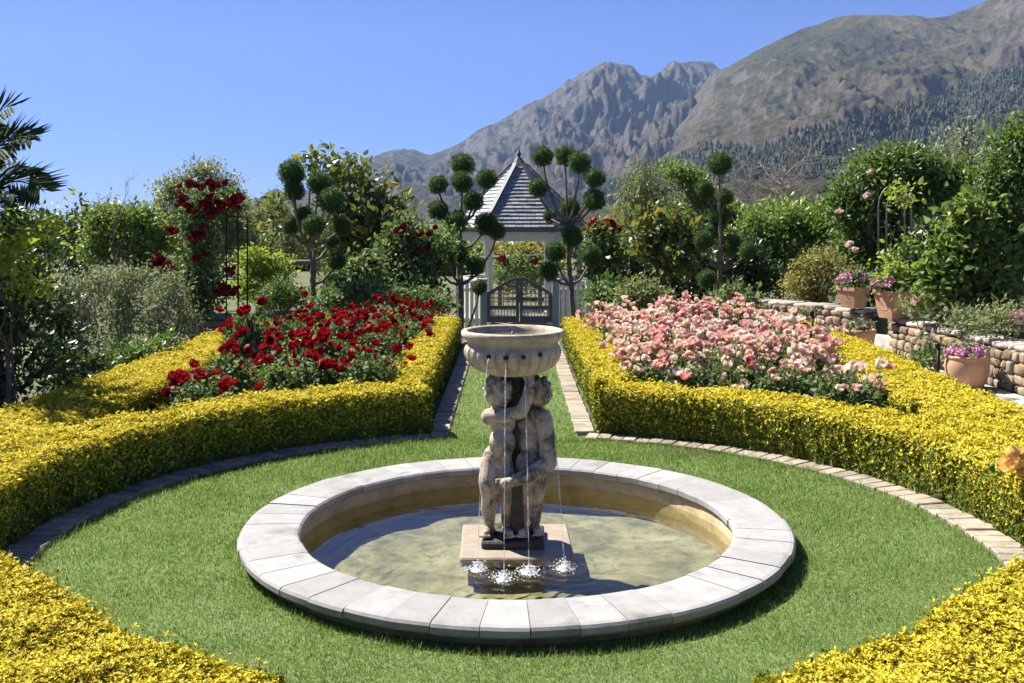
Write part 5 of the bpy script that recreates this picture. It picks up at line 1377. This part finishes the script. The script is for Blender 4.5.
def mountains():
    mats = []
    for nm, rock, scrub, grass in (('far_mountain_rock', [(.085, .075, .07), (.23, .20, .175)], (.08, .08, .05), (.15, .13, .085)), ('near_mountain_scrub', [(.09, .078, .066), (.23, .195, .16)], (.09, .088, .046), (.17, .145, .082))):
        m, nt, b = nmat(nm)
        g = nt.nodes.new('ShaderNodeNewGeometry'); sp = nt.nodes.new('ShaderNodeSeparateXYZ'); nt.links.new(g.outputs['Normal'], sp.inputs[0])
        n1 = noise(nt, .006, 8, .68); n2 = noise(nt, .045, 9, .8); n3 = noise(nt, .0025, 6, .6)
        veg = mix(nt, ramp(nt, n3, [(0, 0, 0), (1, 1, 1)], [.42, .60]), scrub, grass)
        veg = mix(nt, 1.0, veg, ramp(nt, n2, [(.40, .42, .40), (1.2, 1.2, 1.2)], [.36, .62]), 'MULTIPLY')
        rk = ramp(nt, n2, rock, [.35, .65])
        s = nt.nodes.new('ShaderNodeMath'); s.operation = 'ADD'; nt.links.new(sp.outputs[2], s.inputs[0])
        s2 = nt.nodes.new('ShaderNodeMath'); s2.operation = 'MULTIPLY_ADD'; s2.inputs[1].default_value = .9; s2.inputs[2].default_value = -.45; nt.links.new(n1, s2.inputs[0]); nt.links.new(s2.outputs[0], s.inputs[1])
        lo, hi = (.70, .86) if 'far' in nm else (.60, .76)
        c = mix(nt, ramp(nt, s.outputs[0], [(1, 1, 1), (0, 0, 0)], [lo, hi]), veg, rk)
        nt.links.new(c, b.inputs['Base Color']); b.inputs['Roughness'].default_value = 1; b.inputs['Specular IOR Level'].default_value = .05
        bump(nt, b, noise(nt, .09, 8, .8), 1.0, 14); mats.append(m)
    for nm, sil, rc, r0, seed, rough, shape, m, x0, x1 in (('mountain_range', SIL_A, RC_A, R0_A, 21, .50, .55, mats[0], -420, 1250), ('mountain_slope', SIL_B, RC_B, R0_B, 40, .22, .42, mats[1], 300, 1500)):
        px = np.arange(x0, x1, 1.8); t = np.concatenate([np.linspace(0, 1, 300), np.linspace(1.01, 1.6, 16)])
        T, Pp = np.meshgrid(t, px, indexing='ij'); x, y, z = hill_grid(Pp, T, sil, rc, r0, seed, rough, shape, .13 if nm == 'mountain_range' else .09)
        mb = MB(); mb.grid(np.stack([x, y, z], -1)); tag(mb.build(nm, m), kind='structure')
    # pine plantation on the lower slope
    n = 90000; px = rng.uniform(560, 1180, n); t = rng.uniform(.02, .95, n)
    x, y, z = hill_grid(px, t, SIL_B, RC_B, R0_B, 40, .22, .42, .09)
    py = HZ - (z - EYE) / y * F
    lim = np.interp(px, [560, 650, 700, 780, 860, 940, 1024, 1180], [200, 166, 150, 136, 116, 90, 60, 40]) + 14 * (fbm(px / 26, py / 16, 3, 61) - .45)
    low = np.interp(px, [560, 700, 760, 850, 1180], [215, 188, 178, 178, 185])
    k = (py > lim) & (py < low) & (rng.random(n) < .08 + .95 * sstep(-4, 14, py - lim) * (.35 + .65 * sstep(.25, .5, fbm(x / 90, y / 110, 3, 70))))
    x, y, z = x[k], y[k], z[k]; n = len(x)
    h = rng.uniform(5, 11, n); r = h * rng.uniform(.24, .38, n); mb = MB()
    for lo, hi, rs in ((.10, .70, 1.0), (.42, 1.0, .72)):
        a = np.arange(6) * 2 * PI / 6; V = np.empty((n, 7, 3)); ph = rng.uniform(0, 6, n)
        for j in range(6): V[:, j] = np.stack([x + r * rs * np.cos(a[j] + ph), y + r * rs * np.sin(a[j] + ph), z + h * lo + rng.normal(0, .5, n)], 1)
        V[:, 6] = np.stack([x, y, z + h * hi], 1)
        i0 = np.arange(n)[:, None] * 7; Fc = np.concatenate([i0 + np.array([j, (j + 1) % 6, 6]) for j in range(6)]); mb.add(V.reshape(-1, 3), Fc)
    m, nt, b = nmat('pine_needles'); g = nt.nodes.new('ShaderNodeNewGeometry'); nt.links.new(ramp(nt, g.outputs['Random Per Island'], [(.018, .028, .014), (.04, .052, .024), (.085, .09, .045)]), b.inputs['Base Color']); b.inputs['Roughness'].default_value = .9
    tag(mb.build('forest', m), kind='stuff')
    # haze
    mb = MB(); mb.box((400, 3000, 596), (9600, 6800, 1208)); m = bpy.data.materials.new('haze_air'); m.use_nodes = True; nt = m.node_tree; nt.nodes.clear()
    out = nt.nodes.new('ShaderNodeOutputMaterial'); v = nt.nodes.new('ShaderNodeVolumePrincipled'); v.inputs['Color'].default_value = (.38, .60, 1.0, 1); v.inputs['Density'].default_value = HAZE; v.inputs['Anisotropy'].default_value = .15
    nt.links.new(v.outputs[0], out.inputs['Volume']); tag(mb.build('haze', m), kind='stuff')


HAZE = .000065
# ------------------------------------------------------------------ light and camera
SUN_AZ, SUN_EL = math.radians(-54), math.radians(51)      # bearing from +Y (negative: to the left), height


def light_camera():
    d = np.array([math.sin(SUN_AZ) * math.cos(SUN_EL), math.cos(SUN_AZ) * math.cos(SUN_EL), math.sin(SUN_EL)])
    s = bpy.data.lights.new('sun', 'SUN'); s.energy = 4.6; s.angle = math.radians(.53); s.color = (1, .95, .87)
    o = bpy.data.objects.new('sun', s); COL.objects.link(o); o.rotation_euler = Vector(d).to_track_quat('Z', 'Y').to_euler(); o.location = (-20, 20, 30)
    w = bpy.data.worlds.new('World'); SC.world = w; w.use_nodes = True; nt = w.node_tree; bg = nt.nodes['Background']
    sky = nt.nodes.new('ShaderNodeTexSky'); sky.sky_type = 'NISHITA'; sky.sun_disc = False; sky.sun_elevation = SUN_EL; sky.sun_rotation = SUN_AZ; sky.altitude = 2500; sky.air_density = 1.0; sky.dust_density = 0.1; sky.ozone_density = 3
    nt.links.new(mix(nt, 1.0, sky.outputs[0], (.37, .43, .81), 'MULTIPLY'), bg.inputs[0]); bg.inputs[1].default_value = .050
    c = bpy.data.cameras.new('camera'); c.sensor_fit = 'HORIZONTAL'; c.sensor_width = 36; c.lens = F / 1024 * 36; c.shift_y = -(341.5 - HZ) / 1024; c.clip_start = .05; c.clip_end = 30000
    o = bpy.data.objects.new('camera', c); COL.objects.link(o); o.location = (0, 0, EYE); o.rotation_euler = (PI / 2, 0, 0); SC.camera = o
    v = SC.view_settings; SC.display_settings.display_device = 'sRGB'; v.view_transform = 'Standard'; v.look = 'None'; v.gamma = 1; v.use_curve_mapping = False; v.exposure = EXPO
    SC.render.engine = 'CYCLES'; cy = SC.cycles; cy.use_denoising = True; cy.max_bounces = 8; cy.diffuse_bounces = 3; cy.glossy_bounces = 3; cy.transmission_bounces = 4; cy.transparent_max_bounces = 12; cy.volume_bounces = 0; cy.use_adaptive_sampling = True; cy.adaptive_threshold = .02
    try: cy.denoiser = 'OPENIMAGEDENOISE'
    except Exception: pass


EXPO = 1.58
ground(); lawn(); bricks(); hedges(); rose_beds(); pool(); fountain(); roses(); topiaries(); vegetation(); gazebo(); pergola(); arches(); terrace(); mountains(); light_camera()
